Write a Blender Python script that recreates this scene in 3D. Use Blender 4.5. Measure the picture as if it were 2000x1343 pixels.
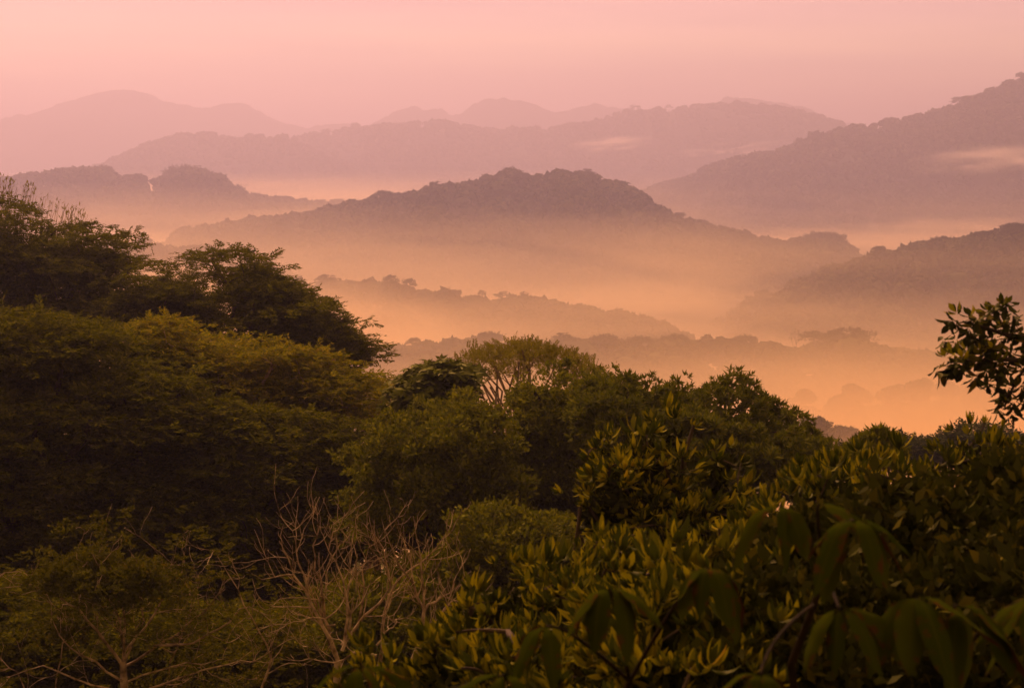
import bpy, math, random
import numpy as np
from mathutils import Vector

# ------------------------------------------------------------------ camera, sky, sun, exposure
for o in list(bpy.data.objects):
    bpy.data.objects.remove(o)
SC = bpy.context.scene
COL = SC.collection
rng = np.random.default_rng(7)
random.seed(7)

LENS = 70.0
FPX = 2000 * LENS / 36.0                  # focal length in photo pixels
PITCH = math.atan((671.5 - 300) / FPX)    # the horizon lies about a fifth of the way down
cam_d = bpy.data.cameras.new("camera")
cam = bpy.data.objects.new("camera", cam_d)
COL.objects.link(cam)
cam.location = (0, 0, 0)
cam.rotation_euler = (math.pi / 2 - PITCH, 0, 0)
cam_d.lens = LENS
cam_d.sensor_width = 36
cam_d.clip_start = 0.1
cam_d.clip_end = 40000
cam_d.dof.use_dof = True
cam_d.dof.focus_distance = 42
cam_d.dof.aperture_fstop = 8.0
SC.camera = cam

SUN_EL, SUN_AZ = math.radians(38), math.radians(-14)     # ahead of the camera, to the left, through thin cloud
w = bpy.data.worlds.new("World")
SC.world = w
w.use_nodes = True
nt = w.node_tree
nt.nodes.clear()
N = nt.nodes.new
out = N("ShaderNodeOutputWorld")
bg = N("ShaderNodeBackground")
sky = N("ShaderNodeTexSky")
sky.sky_type = 'NISHITA'
sky.sun_disc = False
sky.sun_elevation = SUN_EL
sky.sun_rotation = SUN_AZ
sky.dust_density = 6
sky.air_density = 2
tc = N("ShaderNodeTexCoord")
sep = N("ShaderNodeSeparateXYZ")
nt.links.new(tc.outputs["Generated"], sep.inputs[0])
mp = N("ShaderNodeMapping")
mp.inputs["Scale"].default_value = (3.0, 3.0, 60.0)
nt.links.new(tc.outputs["Generated"], mp.inputs[0])
nz = N("ShaderNodeTexNoise")
nz.inputs["Scale"].default_value = 1.0
nz.inputs["Detail"].default_value = 5
nt.links.new(mp.outputs[0], nz.inputs["Vector"])
ma = N("ShaderNodeMath"); ma.operation = 'MULTIPLY_ADD'
ma.inputs[1].default_value = 0.022
ma.inputs[2].default_value = -0.011
nt.links.new(nz.outputs["Fac"], ma.inputs[0])
add = N("ShaderNodeMath"); add.operation = 'ADD'
nt.links.new(sep.outputs["Z"], add.inputs[0])
nt.links.new(ma.outputs[0], add.inputs[1])
ramp = N("ShaderNodeValToRGB")
ramp.color_ramp.interpolation = 'EASE'
E = ramp.color_ramp.elements
SKY = [(0.0, (1.25, 0.70, 0.58)), (0.03, (1.58, 0.95, 0.66)), (0.052, (1.58, 0.97, 0.67)), (0.066, (1.38, 0.83, 0.68)), (0.085, (1.16, 0.66, 0.66)),
       (0.20, (0.95, 0.55, 0.42)), (0.45, (1.0, 0.62, 0.32)), (1.0, (1.0, 0.64, 0.24))]
E[0].position, E[0].color = SKY[0][0], SKY[0][1] + (1,)
E[1].position, E[1].color = SKY[-1][0], SKY[-1][1] + (1,)
for p, c in SKY[1:-1]:
    e = E.new(p)
    e.color = c + (1,)
nt.links.new(add.outputs[0], ramp.inputs[0])
tint = N("ShaderNodeMixRGB"); tint.blend_type = 'MULTIPLY'; tint.inputs[0].default_value = 1
tint.inputs[2].default_value = (0.012, 0.006, 0.003, 1)     # the daylight that gets through the cloud, reddened by it
nt.links.new(sky.outputs[0], tint.inputs[1])
mp2 = N("ShaderNodeMapping")
mp2.inputs["Scale"].default_value = (2.2, 2.2, 26.0)
mp2.inputs["Location"].default_value = (3.1, 0.4, 1.7)
nt.links.new(tc.outputs["Generated"], mp2.inputs[0])
nz2 = N("ShaderNodeTexNoise")
nz2.inputs["Scale"].default_value = 1.3
nz2.inputs["Detail"].default_value = 6
nt.links.new(mp2.outputs[0], nz2.inputs["Vector"])
cl = N("ShaderNodeValToRGB")
cl.color_ramp.elements[0].position, cl.color_ramp.elements[0].color = 0.32, (0.76, 0.75, 0.86, 1)
cl.color_ramp.elements[1].position, cl.color_ramp.elements[1].color = 0.68, (1.12, 1.11, 1.04, 1)
nt.links.new(nz2.outputs["Fac"], cl.inputs[0])
clm = N("ShaderNodeMixRGB"); clm.blend_type = 'MULTIPLY'; clm.inputs[0].default_value = 1
nt.links.new(ramp.outputs[0], clm.inputs[1])
nt.links.new(cl.outputs[0], clm.inputs[2])
addc = N("ShaderNodeMixRGB"); addc.blend_type = 'ADD'; addc.inputs[0].default_value = 1
nt.links.new(clm.outputs[0], addc.inputs[1])
nt.links.new(tint.outputs[0], addc.inputs[2])
glow = N("ShaderNodeMapRange"); glow.interpolation_type = 'SMOOTHSTEP'      # dawn: the sky ahead is bright, the sky behind still dim
glow.inputs["From Min"].default_value = -0.75
glow.inputs["From Max"].default_value = 0.85
glow.inputs["To Min"].default_value = 0.50
glow.inputs["To Max"].default_value = 1.0
nt.links.new(sep.outputs["Y"], glow.inputs["Value"])
dim = N("ShaderNodeMixRGB"); dim.blend_type = 'MULTIPLY'; dim.inputs[0].default_value = 1
nt.links.new(addc.outputs[0], dim.inputs[1])
nt.links.new(glow.outputs[0], dim.inputs[2])
nt.links.new(dim.outputs[0], bg.inputs["Color"])
bg.inputs["Strength"].default_value = 0.86
nt.links.new(bg.outputs[0], out.inputs["Surface"])

sun_d = bpy.data.lights.new("sun", 'SUN')
sun_d.energy = 4.5
sun_d.angle = math.radians(12)
sun_d.color = (1.0, 0.62, 0.54)
sun = bpy.data.objects.new("sun", sun_d)
COL.objects.link(sun)
sd = Vector((math.sin(SUN_AZ) * math.cos(SUN_EL), math.cos(SUN_AZ) * math.cos(SUN_EL), math.sin(SUN_EL)))
sun.rotation_euler = sd.to_track_quat('Z', 'Y').to_euler()
sun.location = sd * 300

SC.view_settings.view_transform = 'Standard'
SC.view_settings.look = 'None'
SC.view_settings.exposure = 0
SC.view_settings.gamma = 1
cy = SC.cycles
cy.use_denoising = True
cy.max_bounces = 6
cy.diffuse_bounces = 2
cy.glossy_bounces = 1
cy.transmission_bounces = 3
cy.volume_bounces = 3
cy.transparent_max_bounces = 24
cy.use_adaptive_sampling = True
cy.adaptive_threshold = 0.02
cy.volume_step_rate = 1.0
cy.volume_max_steps = 256
cy.caustics_reflective = False
cy.caustics_refractive = False

# ------------------------------------------------------------------ helpers
CP, SP = math.cos(PITCH), math.sin(PITCH)


def P(px, py, d):
    """photo pixel and distance ahead -> point in the world"""
    px, py, d = np.broadcast_arrays(np.asarray(px, float), np.asarray(py, float), np.asarray(d, float))
    u = (px - 1000) / FPX
    v = (671.5 - py) / FPX
    dy = CP + v * SP
    dz = -SP + v * CP
    return np.stack([u / dy * d, d + 0 * u, dz / dy * d], -1)


def px2m(n, d):
    return n / FPX * d


class MB:
    """collects faces of three or four corners and links them as one mesh object"""
    def __init__(self):
        self.v, self.f, self.n = [], [], 0

    def add(self, V, F):
        V = np.asarray(V, np.float32).reshape(-1, 3)
        F = np.asarray(F, np.int64)
        self.v.append(V)
        self.f.append(F + self.n)
        self.n += len(V)

    def build(self, name, mat, parent=None, smooth=False, origin=None):
        V = np.concatenate(self.v) if self.v else np.zeros((0, 3), np.float32)
        if origin is not None:
            V = V - np.asarray(origin, np.float32)
        me = bpy.data.meshes.new(name)
        me.vertices.add(len(V))
        me.vertices.foreach_set("co", np.ascontiguousarray(V, np.float32).ravel())
        loops = np.concatenate([f.ravel() for f in self.f]).astype(np.int32)
        sizes = np.concatenate([np.full(len(f), f.shape[1]) for f in self.f])
        starts = np.concatenate([[0], np.cumsum(sizes)[:-1]]).astype(np.int32)
        me.loops.add(len(loops))
        me.loops.foreach_set("vertex_index", loops)
        me.polygons.add(len(sizes))
        me.polygons.foreach_set("loop_start", starts)
        if smooth:
            me.polygons.foreach_set("use_smooth", np.ones(len(sizes), bool))
        me.update(calc_edges=True)
        me.materials.append(mat)
        o = bpy.data.objects.new(name, me)
        COL.objects.link(o)
        if parent is not None:
            o.parent = parent
        return o


def tag(o, label=None, cat=None, group=None, kind=None):
    if label: o["label"] = label
    if cat: o["category"] = cat
    if group: o["group"] = group
    if kind: o["kind"] = kind
    return o


def thing(name, loc, label, cat, group=None):
    o = bpy.data.objects.new(name, None)
    o.empty_display_size = 0.3
    COL.objects.link(o)
    o.location = [float(c) for c in loc]
    return tag(o, label, cat, group)


def unit(a):
    return a / np.maximum(np.linalg.norm(a, axis=-1, keepdims=True), 1e-9)


def frames(dirs, ups=None, roll=None):
    """rotation matrices whose x axis is dirs and whose z axis leans to ups"""
    x = unit(dirs)
    if ups is None:
        ups = np.tile([0, 0, 1.0], (len(x), 1))
    y = np.cross(ups, x)
    bad = np.linalg.norm(y, axis=1) < 1e-4
    y[bad] = [0, 1, 0]
    y = unit(y)
    z = np.cross(x, y)
    if roll is not None:
        c, s = np.cos(roll)[:, None], np.sin(roll)[:, None]
        y, z = c * y + s * z, c * z - s * y
    return np.stack([x, y, z], -1)


def inst(mb, tmpl, pos, R, s):
    V, F = tmpl
    n, k = len(pos), len(V)
    if n == 0:
        return
    W = np.einsum('nij,kj->nki', R, V) * np.asarray(s).reshape(-1, 1, 1) + pos[:, None, :]
    FF = (F[None] + (np.arange(n) * k)[:, None, None]).reshape(-1, F.shape[1])
    mb.add(W.reshape(-1, 3), FF)


def inst_any(mb, tmpls, pos, R, s):
    pick = rng.integers(0, len(tmpls), len(pos))
    s = np.broadcast_to(s, (len(pos),))
    for i, t in enumerate(tmpls):
        m = pick == i
        inst(mb, t, pos[m], R[m], s[m])


def tube(mb, pts, rad, sides=6):
    pts = np.asarray(pts, float)
    rad = np.broadcast_to(np.asarray(rad, float), (len(pts),))
    t = unit(np.gradient(pts, axis=0))
    ref = np.array([0.31, 0.95, 0.05]) if abs(t[0] @ np.array([0, 1, 0])) < 0.9 else np.array([1.0, 0, 0])
    y = unit(np.cross(t, ref))
    z = np.cross(t, y)
    a = np.arange(sides) * 2 * math.pi / sides
    ring = (np.cos(a)[None, :, None] * y[:, None] + np.sin(a)[None, :, None] * z[:, None]) * rad[:, None, None] + pts[:, None]
    n = len(pts)
    i = np.arange(n - 1)[:, None] * sides
    j = np.arange(sides)[None]
    k = (j + 1) % sides
    F = np.stack([i + j, i + k, i + sides + k, i + sides + j], -1).reshape(-1, 4)
    mb.add(ring.reshape(-1, 3), F)


def bez(a, b, c, n=6):
    t = np.linspace(0, 1, n)[:, None]
    return (1 - t) ** 2 * a + 2 * t * (1 - t) * b + t * t * c


# smooth value noise for terrain
_G = rng.random((64, 64))


def vnoise(x, y):
    x, y = np.asarray(x, float), np.asarray(y, float)
    xi, yi = np.floor(x).astype(int), np.floor(y).astype(int)
    fx, fy = x - xi, y - yi
    fx, fy = fx * fx * (3 - 2 * fx), fy * fy * (3 - 2 * fy)
    g = lambda a, b: _G[a % 64, b % 64]
    return ((g(xi, yi) * (1 - fx) + g(xi + 1, yi) * fx) * (1 - fy) + (g(xi, yi + 1) * (1 - fx) + g(xi + 1, yi + 1) * fx) * fy) * 2 - 1


def fbm(x, y, o=4):
    return sum(vnoise(x * 2 ** i + 13 * i, y * 2 ** i + 7 * i) * 0.5 ** i for i in range(o))


# ------------------------------------------------------------------ materials
def new_mat(name):
    m = bpy.data.materials.new(name)
    m.use_nodes = True
    m.node_tree.nodes.clear()
    return m, m.node_tree.nodes.new, m.node_tree.links.new


def ramp_node(Nn, stops):
    r = Nn("ShaderNodeValToRGB")
    e = r.color_ramp.elements
    e[0].position, e[0].color = stops[0][0], tuple(stops[0][1]) + (1,)
    e[1].position, e[1].color = stops[-1][0], tuple(stops[-1][1]) + (1,)
    for p, c in stops[1:-1]:
        e.new(p).color = tuple(c) + (1,)
    return r


def leaf_mat(name, stops, transl=0.3, rough=0.55, spec=0.3, under=None, patch=0.25, patch_scale=0.4, veins=False):
    m, Nn, L = new_mat(name)
    o = Nn("ShaderNodeOutputMaterial")
    g = Nn("ShaderNodeNewGeometry")
    tcn = Nn("ShaderNodeTexCoord")
    nz = Nn("ShaderNodeTexNoise")
    nz.inputs["Scale"].default_value = patch_scale
    nz.inputs["Detail"].default_value = 3
    L(tcn.outputs["Object"], nz.inputs["Vector"])
    mx = Nn("ShaderNodeMix")
    mx.inputs[0].default_value = patch
    L(g.outputs["Random Per Island"], mx.inputs[2])
    L(nz.outputs["Fac"], mx.inputs[3])
    r = ramp_node(Nn, stops)
    L(mx.outputs[0], r.inputs[0])
    col = r.outputs[0]
    if veins:                                     # pale midrib and side veins, brown worn margins and spots
        at = Nn("ShaderNodeAttribute"); at.attribute_name = "across_along"
        sx = Nn("ShaderNodeSeparateXYZ"); L(at.outputs["Vector"], sx.inputs[0])
        ab = Nn("ShaderNodeMath"); ab.operation = 'ABSOLUTE'; L(sx.outputs["X"], ab.inputs[0])
        ph = Nn("ShaderNodeMath"); ph.operation = 'MULTIPLY_ADD'; ph.inputs[1].default_value = -0.16
        L(ab.outputs[0], ph.inputs[0]); L(sx.outputs["Y"], ph.inputs[2])
        sn = Nn("ShaderNodeMath"); sn.operation = 'MULTIPLY'; sn.inputs[1].default_value = 88.0; L(ph.outputs[0], sn.inputs[0])
        si = Nn("ShaderNodeMath"); si.operation = 'SINE'; L(sn.outputs[0], si.inputs[0])
        sv = Nn("ShaderNodeMapRange"); sv.inputs["From Min"].default_value = 0.80; sv.inputs["From Max"].default_value = 1.0
        sv.inputs["To Max"].default_value = 0.45; L(si.outputs[0], sv.inputs["Value"])
        mv = Nn("ShaderNodeMapRange"); mv.inputs["From Min"].default_value = 0.13; mv.inputs["From Max"].default_value = 0.03
        mv.inputs["To Max"].default_value = 0.8; L(ab.outputs[0], mv.inputs["Value"])
        vm = Nn("ShaderNodeMath"); vm.operation = 'MAXIMUM'; L(sv.outputs[0], vm.inputs[0]); L(mv.outputs[0], vm.inputs[1])
        cv = Nn("ShaderNodeMixRGB"); L(vm.outputs[0], cv.inputs[0]); L(col, cv.inputs[1]); cv.inputs[2].default_value = (0.055, 0.052, 0.003, 1)
        n2 = Nn("ShaderNodeTexNoise"); n2.inputs["Scale"].default_value = 42; n2.inputs["Detail"].default_value = 4
        L(tcn.outputs["Object"], n2.inputs["Vector"])
        ed = Nn("ShaderNodeMath"); ed.operation = 'MULTIPLY_ADD'; ed.inputs[1].default_value = 0.22; L(ab.outputs[0], ed.inputs[0]); L(n2.outputs["Fac"], ed.inputs[2])
        er = Nn("ShaderNodeMapRange"); er.inputs["From Min"].default_value = 0.70; er.inputs["From Max"].default_value = 0.80; L(ed.outputs[0], er.inputs["Value"])
        ce = Nn("ShaderNodeMixRGB"); L(er.outputs[0], ce.inputs[0]); L(cv.outputs[0], ce.inputs[1]); ce.inputs[2].default_value = (0.075, 0.030, 0.006, 1)
        col = ce.outputs[0]
    if under:
        mu = Nn("ShaderNodeMixRGB")
        L(g.outputs["Backfacing"], mu.inputs[0])
        L(col, mu.inputs[1])
        mu.inputs[2].default_value = tuple(under) + (1,)
        col = mu.outputs[0]
    p = Nn("ShaderNodeBsdfDiffuse")
    L(col, p.inputs["Color"])
    if spec > 0.1:                                # waxy leaves take a faint warm shine
        gl = Nn("ShaderNodeBsdfGlossy")
        gl.inputs["Roughness"].default_value = rough
        gl.inputs["Color"].default_value = (0.9, 0.72, 0.30, 1)
        mg = Nn("ShaderNodeMixShader")
        mg.inputs[0].default_value = spec * 0.15
        L(p.outputs[0], mg.inputs[1])
        L(gl.outputs[0], mg.inputs[2])
        p = mg
    t = Nn("ShaderNodeBsdfTranslucent")
    L(col, t.inputs["Color"])
    ms = Nn("ShaderNodeMixShader")
    ms.inputs[0].default_value = transl
    L(p.outputs[0], ms.inputs[1])
    L(t.outputs[0], ms.inputs[2])
    L(ms.outputs[0], o.inputs["Surface"])
    return m


def bark_mat(name, a, b, scale=6.0):
    m, Nn, L = new_mat(name)
    o = Nn("ShaderNodeOutputMaterial")
    tcn = Nn("ShaderNodeTexCoord")
    nz = Nn("ShaderNodeTexNoise")
    nz.inputs["Scale"].default_value = scale
    nz.inputs["Detail"].default_value = 6
    L(tcn.outputs["Object"], nz.inputs["Vector"])
    r = ramp_node(Nn, [(0.35, a), (0.65, b)])
    L(nz.outputs["Fac"], r.inputs[0])
    p = Nn("ShaderNodeBsdfPrincipled")
    p.inputs["Roughness"].default_value = 0.9
    p.inputs["Specular IOR Level"].default_value = 0.02
    L(r.outputs[0], p.inputs["Base Color"])
    bm = Nn("ShaderNodeBump")
    bm.inputs["Strength"].default_value = 0.5
    L(nz.outputs["Fac"], bm.inputs["Height"])
    L(bm.outputs[0], p.inputs["Normal"])
    L(p.outputs[0], o.inputs["Surface"])
    return m


def ground_mat(name, a, b, scale):
    m = bark_mat(name, a, b, scale)
    return m


M = {
    "feather": leaf_mat("feathery dark foliage", [(0, (0.056, 0.056, 0.002)), (0.5, (0.11, 0.10, 0.003)), (1, (0.21, 0.17, 0.004))], 0.3, 0.7, 0.08),
    "yellow": leaf_mat("yellowing foliage", [(0, (0.10, 0.10, 0.003)), (0.45, (0.20, 0.175, 0.004)), (0.8, (0.34, 0.245, 0.005)), (1, (0.40, 0.23, 0.008))], 0.35, 0.7, 0.08),
    "dense": leaf_mat("dense broadleaf foliage", [(0, (0.072, 0.075, 0.003)), (0.5, (0.14, 0.132, 0.004)), (1, (0.27, 0.225, 0.005))], 0.3, 0.6, 0.12),
    "whorl": leaf_mat("whorled foliage", [(0, (0.065, 0.070, 0.003)), (0.6, (0.13, 0.125, 0.004)), (1, (0.23, 0.19, 0.005))], 0.28, 0.6, 0.12),
    "bigleaf": leaf_mat("large dark leaves", [(0, (0.06, 0.066, 0.003)), (1, (0.14, 0.13, 0.004))], 0.2, 0.5, 0.15),
    "airy": leaf_mat("sparse fine foliage", [(0, (0.14, 0.12, 0.006)), (1, (0.26, 0.19, 0.008))], 0.35, 0.7, 0.08),
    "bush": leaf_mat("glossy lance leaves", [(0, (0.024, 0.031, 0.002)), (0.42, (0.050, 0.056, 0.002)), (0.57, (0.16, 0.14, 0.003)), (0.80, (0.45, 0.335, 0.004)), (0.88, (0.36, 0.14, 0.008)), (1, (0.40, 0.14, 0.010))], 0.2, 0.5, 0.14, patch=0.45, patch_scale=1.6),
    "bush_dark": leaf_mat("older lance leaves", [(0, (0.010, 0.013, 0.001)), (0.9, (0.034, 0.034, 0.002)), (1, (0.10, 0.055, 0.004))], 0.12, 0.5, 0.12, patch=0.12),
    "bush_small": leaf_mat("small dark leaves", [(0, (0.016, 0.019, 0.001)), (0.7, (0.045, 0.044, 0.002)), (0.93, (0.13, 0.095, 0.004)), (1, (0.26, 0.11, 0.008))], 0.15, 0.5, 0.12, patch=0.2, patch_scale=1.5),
    "palmate": leaf_mat("broad drooping leaflets", [(0, (0.020, 0.029, 0.001)), (1, (0.052, 0.056, 0.002))], 0.14, 0.5, 0.08, under=(0.045, 0.016, 0.003), veins=True),
    "petiole": bark_mat("reddish leaf stalks", (0.014, 0.009, 0.001), (0.034, 0.018, 0.003), 30),
    "bough": leaf_mat("thick spoon leaves", [(0, (0.014, 0.018, 0.002)), (0.75, (0.034, 0.036, 0.003)), (0.9, (0.12, 0.075, 0.005)), (1, (0.26, 0.12, 0.008))], 0.10, 0.5, 0.15, patch=0.1),
    "sparse": leaf_mat("thin olive leaves", [(0, (0.050, 0.049, 0.003)), (0.8, (0.125, 0.105, 0.004)), (1, (0.22, 0.11, 0.007))], 0.3, 0.7, 0.08),
    "bark": bark_mat("brown bark", (0.045, 0.028, 0.014), (0.11, 0.07, 0.035), 5),
    "dead": bark_mat("weathered grey bark", (0.13, 0.078, 0.028), (0.54, 0.36, 0.17), 9),
    "far": leaf_mat("forest foliage", [(0.2, (0.018, 0.022, 0.006)), (0.5, (0.055, 0.058, 0.014)), (0.8, (0.15, 0.13, 0.03))], 0.2, 0.7, 0.05, patch=0.6, patch_scale=0.025),
    "farbark": bark_mat("pale forest bark", (0.06, 0.045, 0.03), (0.12, 0.09, 0.06), 0.5),
    "soil": bark_mat("leaf litter and soil", (0.018, 0.014, 0.005), (0.045, 0.034, 0.012), 0.6),
    "slope": bark_mat("forest floor on the hills", (0.030, 0.032, 0.012), (0.060, 0.058, 0.022), 0.03),
}


def volume_mat(name, color, density, aniso):
    m, Nn, L = new_mat(name)
    o = Nn("ShaderNodeOutputMaterial")
    v = Nn("ShaderNodeVolumePrincipled")
    v.inputs["Color"].default_value = tuple(color) + (1,)
    v.inputs["Density"].default_value = density
    v.inputs["Anisotropy"].default_value = aniso
    L(v.outputs[0], o.inputs["Volume"])
    return m, v, Nn, L


def box(mb, lo, hi):
    x0, y0, z0 = lo
    x1, y1, z1 = hi
    V = [(x0, y0, z0), (x1, y0, z0), (x1, y1, z0), (x0, y1, z0), (x0, y0, z1), (x1, y0, z1), (x1, y1, z1), (x0, y1, z1)]
    mb.add(V, [(0, 3, 2, 1), (4, 5, 6, 7), (0, 1, 5, 4), (1, 2, 6, 5), (2, 3, 7, 6), (3, 0, 4, 7)])


# ------------------------------------------------------------------ ground sheet
FLOOR = -78.0


def gz(x, y):
    z = np.interp(y, [-400, 0, 4, 9, 14, 25, 45, 60, 100, 200, 400, 20000], [-3, -3, -3.4, -4.5, -7, -12, -18, -22, -30, -50, FLOOR, FLOOR])
    left = np.clip((-np.asarray(x) - 4) / 14, 0, 1) * np.clip((np.asarray(y) - 30) / 40, 0, 1) * np.clip((260 - np.asarray(y)) / 120, 0, 1)
    z = z + left * 7
    amp = np.interp(y, [-400, 10, 60, 400, 20000], [0.2, 0.3, 1.0, 4, 8])
    return z + amp * fbm(np.asarray(x) / np.interp(y, [0, 100, 1000], [6, 15, 120]), np.asarray(y) / np.interp(y, [0, 100, 1000], [6, 15, 120]))


s = np.linspace(-1, 1, 161)
gx = np.sinh(s * 7) / math.sinh(7) * 7000
yy = np.concatenate([np.linspace(-300, 0, 8)[:-1], np.sinh(np.linspace(0, 1, 170) * 7) / math.sinh(7) * 10500])
XX, YY = np.meshgrid(gx, yy)
mb = MB()
ny, nx = XX.shape
i, j = np.meshgrid(np.arange(ny - 1), np.arange(nx - 1), indexing='ij')
q = i * nx + j
mb.add(np.stack([XX, YY, gz(XX, YY)], -1), np.stack([q, q + 1, q + 1 + nx, q + nx], -1).reshape(-1, 4))
tag(mb.build("ground", M["soil"], smooth=True), kind="structure")

# ------------------------------------------------------------------ hills: crest traced in the photo, each at its own distance and depth
HILLS = {
    # name: (distance, crest, tree height above soil, half depth front, back, wobble of the crest in depth)
    "far_left": (5600, [(-300, 262), (-150, 250), (0, 236), (60, 232), (110, 218), (150, 202), (175, 182), (200, 172), (245, 171), (285, 182), (330, 200), (375, 208), (420, 199), (465, 197), (500, 212), (545, 238), (600, 243), (660, 238), (740, 250), (850, 262)], 6, 900, 900, 60),
    "far_middle": (5400, [(640, 262), (700, 246), (745, 216), (790, 204), (850, 208), (895, 223), (935, 198), (975, 190), (1030, 190), (1065, 202), (1092, 220), (1130, 206), (1155, 196), (1210, 212), (1270, 214), (1330, 210), (1385, 194), (1410, 185), (1480, 190), (1540, 207), (1600, 232), (1700, 246), (1850, 250), (2100, 250), (2350, 258)], 6, 900, 900, 60),
    "left_fold": (3300, [(-350, 332), (-150, 338), (60, 345), (170, 332), (230, 306), (300, 276), (345, 262), (420, 258), (470, 270), (520, 262), (560, 266), (590, 280), (640, 310), (700, 335)], 9, 420, 400, 40),
    "long_ridge": (3700, [(480, 320), (560, 280), (600, 260), (640, 256), (690, 244), (780, 239), (860, 236), (930, 249), (990, 251), (1080, 247), (1130, 240), (1200, 226), (1240, 211), (1300, 209), (1370, 203), (1430, 198), (1500, 206), (1560, 216), (1610, 233), (1660, 258), (1740, 290), (1900, 320), (2100, 330)], 10, 480, 400, 60),
    "right_mountain": (2300, [(1180, 440), (1240, 388), (1290, 370), (1318, 352), (1352, 346), (1400, 320), (1480, 299), (1540, 291), (1590, 266), (1640, 252), (1700, 240), (1770, 225), (1830, 210), (1880, 191), (1940, 170), (2000, 146), (2100, 108), (2250, 74), (2400, 84), (2600, 130)], 11, 480, 400, 50),
    "left_ridge": (1750, [(-350, 372), (-150, 362), (0, 352), (60, 340), (100, 336), (150, 327), (200, 326), (230, 340), (300, 346), (330, 334), (370, 330), (400, 340), (430, 361), (480, 380), (520, 384), (600, 391), (680, 396), (760, 402), (860, 420), (960, 450)], 12, 260, 300, 30),
    "central_hill": (1200, [(240, 520), (340, 470), (370, 447), (420, 437), (520, 422), (600, 412), (700, 392), (740, 381), (800, 378), (850, 362), (880, 360), (930, 352), (960, 342), (1000, 334), (1050, 337), (1100, 336), (1150, 336), (1190, 351), (1230, 368), (1260, 396), (1300, 416), (1350, 431), (1400, 441), (1450, 451), (1500, 466), (1560, 466), (1610, 462), (1650, 476), (1680, 500), (1750, 530), (1850, 560)], 11, 170, 220, 30),
    "left_spur": (900, [(60, 500), (180, 480), (250, 474), (300, 472), (340, 484), (390, 484), (430, 494), (500, 510), (540, 524), (570, 540), (610, 565), (660, 595)], 9, 80, 110, 10),
    "right_hill": (860, [(1380, 640), (1430, 605), (1470, 577), (1540, 542), (1600, 522), (1640, 506), (1700, 487), (1760, 478), (1800, 470), (1850, 470), (1900, 458), (1960, 448), (2000, 442), (2100, 424), (2300, 414), (2500, 430)], 10, 150, 160, 20),
    "mist_ridge": (680, [(430, 560), (540, 556), (580, 549), (640, 545), (690, 549), (760, 546), (800, 552), (830, 566), (880, 570), (940, 577), (1020, 577), (1060, 588), (1120, 597), (1200, 608), (1260, 624), (1340, 650), (1420, 680)], 9, 70, 100, 10),
    "low_ridge": (500, [(620, 735), (700, 705), (760, 684), (800, 672), (870, 664), (950, 660), (1000, 667), (1090, 662), (1160, 664), (1250, 666), (1310, 662), (1380, 660), (1430, 668), (1480, 666), (1540, 673), (1600, 660), (1650, 662), (1700, 672), (1740, 684), (1800, 688), (1870, 682), (1950, 676), (2050, 676), (2250, 684), (2400, 700)], 8, 90, 80, 12),
    "near_rise": (395, [(1420, 800), (1500, 762), (1570, 748), (1640, 731), (1700, 721), (1760, 714), (1850, 714), (1930, 724), (2020, 738), (2150, 745), (2300, 790)], 7, 50, 40, 6),
}
HGRID = {}


def make_hill(key):
    d0, pts, th, lf, lb, wob = HILLS[key]
    pts = np.array(pts, float)
    step = 6 if d0 < 3000 else 5
    px = np.arange(pts[0, 0], pts[-1, 0] + 1, step)
    py = np.interp(px, pts[:, 0], pts[:, 1])
    if d0 > 4500:
        py = py + 2.2 * fbm(px / 14, px * 0 + d0) + 1.2 * fbm(px / 4, px * 0 + 3)
    d = d0 + wob * fbm(px / 170.0 + d0, px * 0 + 5.5, 3)
    C = P(px, py, d)
    C[:, 2] -= th
    v = np.concatenate([-np.linspace(1, 0, 40) ** 1.15, np.linspace(0, 1, 12)[1:]])
    fall = np.where(v < 0, (np.cos(np.clip(-v, 0, 1) * math.pi) + 1) / 2 * 0.55 + 0.45 * (1 + v), (1 - v) ** 1.2)
    X = np.repeat(C[:, 0][None], len(v), 0)
    Y = C[:, 1][None] + np.where(v < 0, v * lf, v * lb)[:, None]
    X = X + lf * 0.05 * fbm(X / lf * 2, Y / lf * 2)
    zb = FLOOR - 6
    Z = zb + (C[:, 2] - zb)[None] * fall[:, None]
    bump = fbm(X / lf * 4 + 9, Y / lf * 4, 4) * (C[:, 2] - zb)[None] * 0.09 * np.clip(np.abs(v) * 5, 0, 1)[:, None] * np.clip((1 - np.abs(v)) * 5, 0, 1)[:, None]
    Z = Z + bump
    if d0 > 4500:
        Z = Z + 6 * fbm(X / 60, Y / 60)
    V = np.stack([X, Y, Z], -1)
    HGRID[key] = V
    ny, nx = X.shape
    i, j = np.meshgrid(np.arange(ny - 1), np.arange(nx - 1), indexing='ij')
    q = i * nx + j
    mb = MB()
    mb.add(V, np.stack([q, q + 1, q + 1 + nx, q + nx], -1).reshape(-1, 4))
    o = mb.build("mountain" if d0 > 4500 or key == "right_mountain" else "hill", M["slope"], smooth=True)
    tag(o, kind="structure")
    return o


for k in HILLS:
    make_hill(k)

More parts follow.
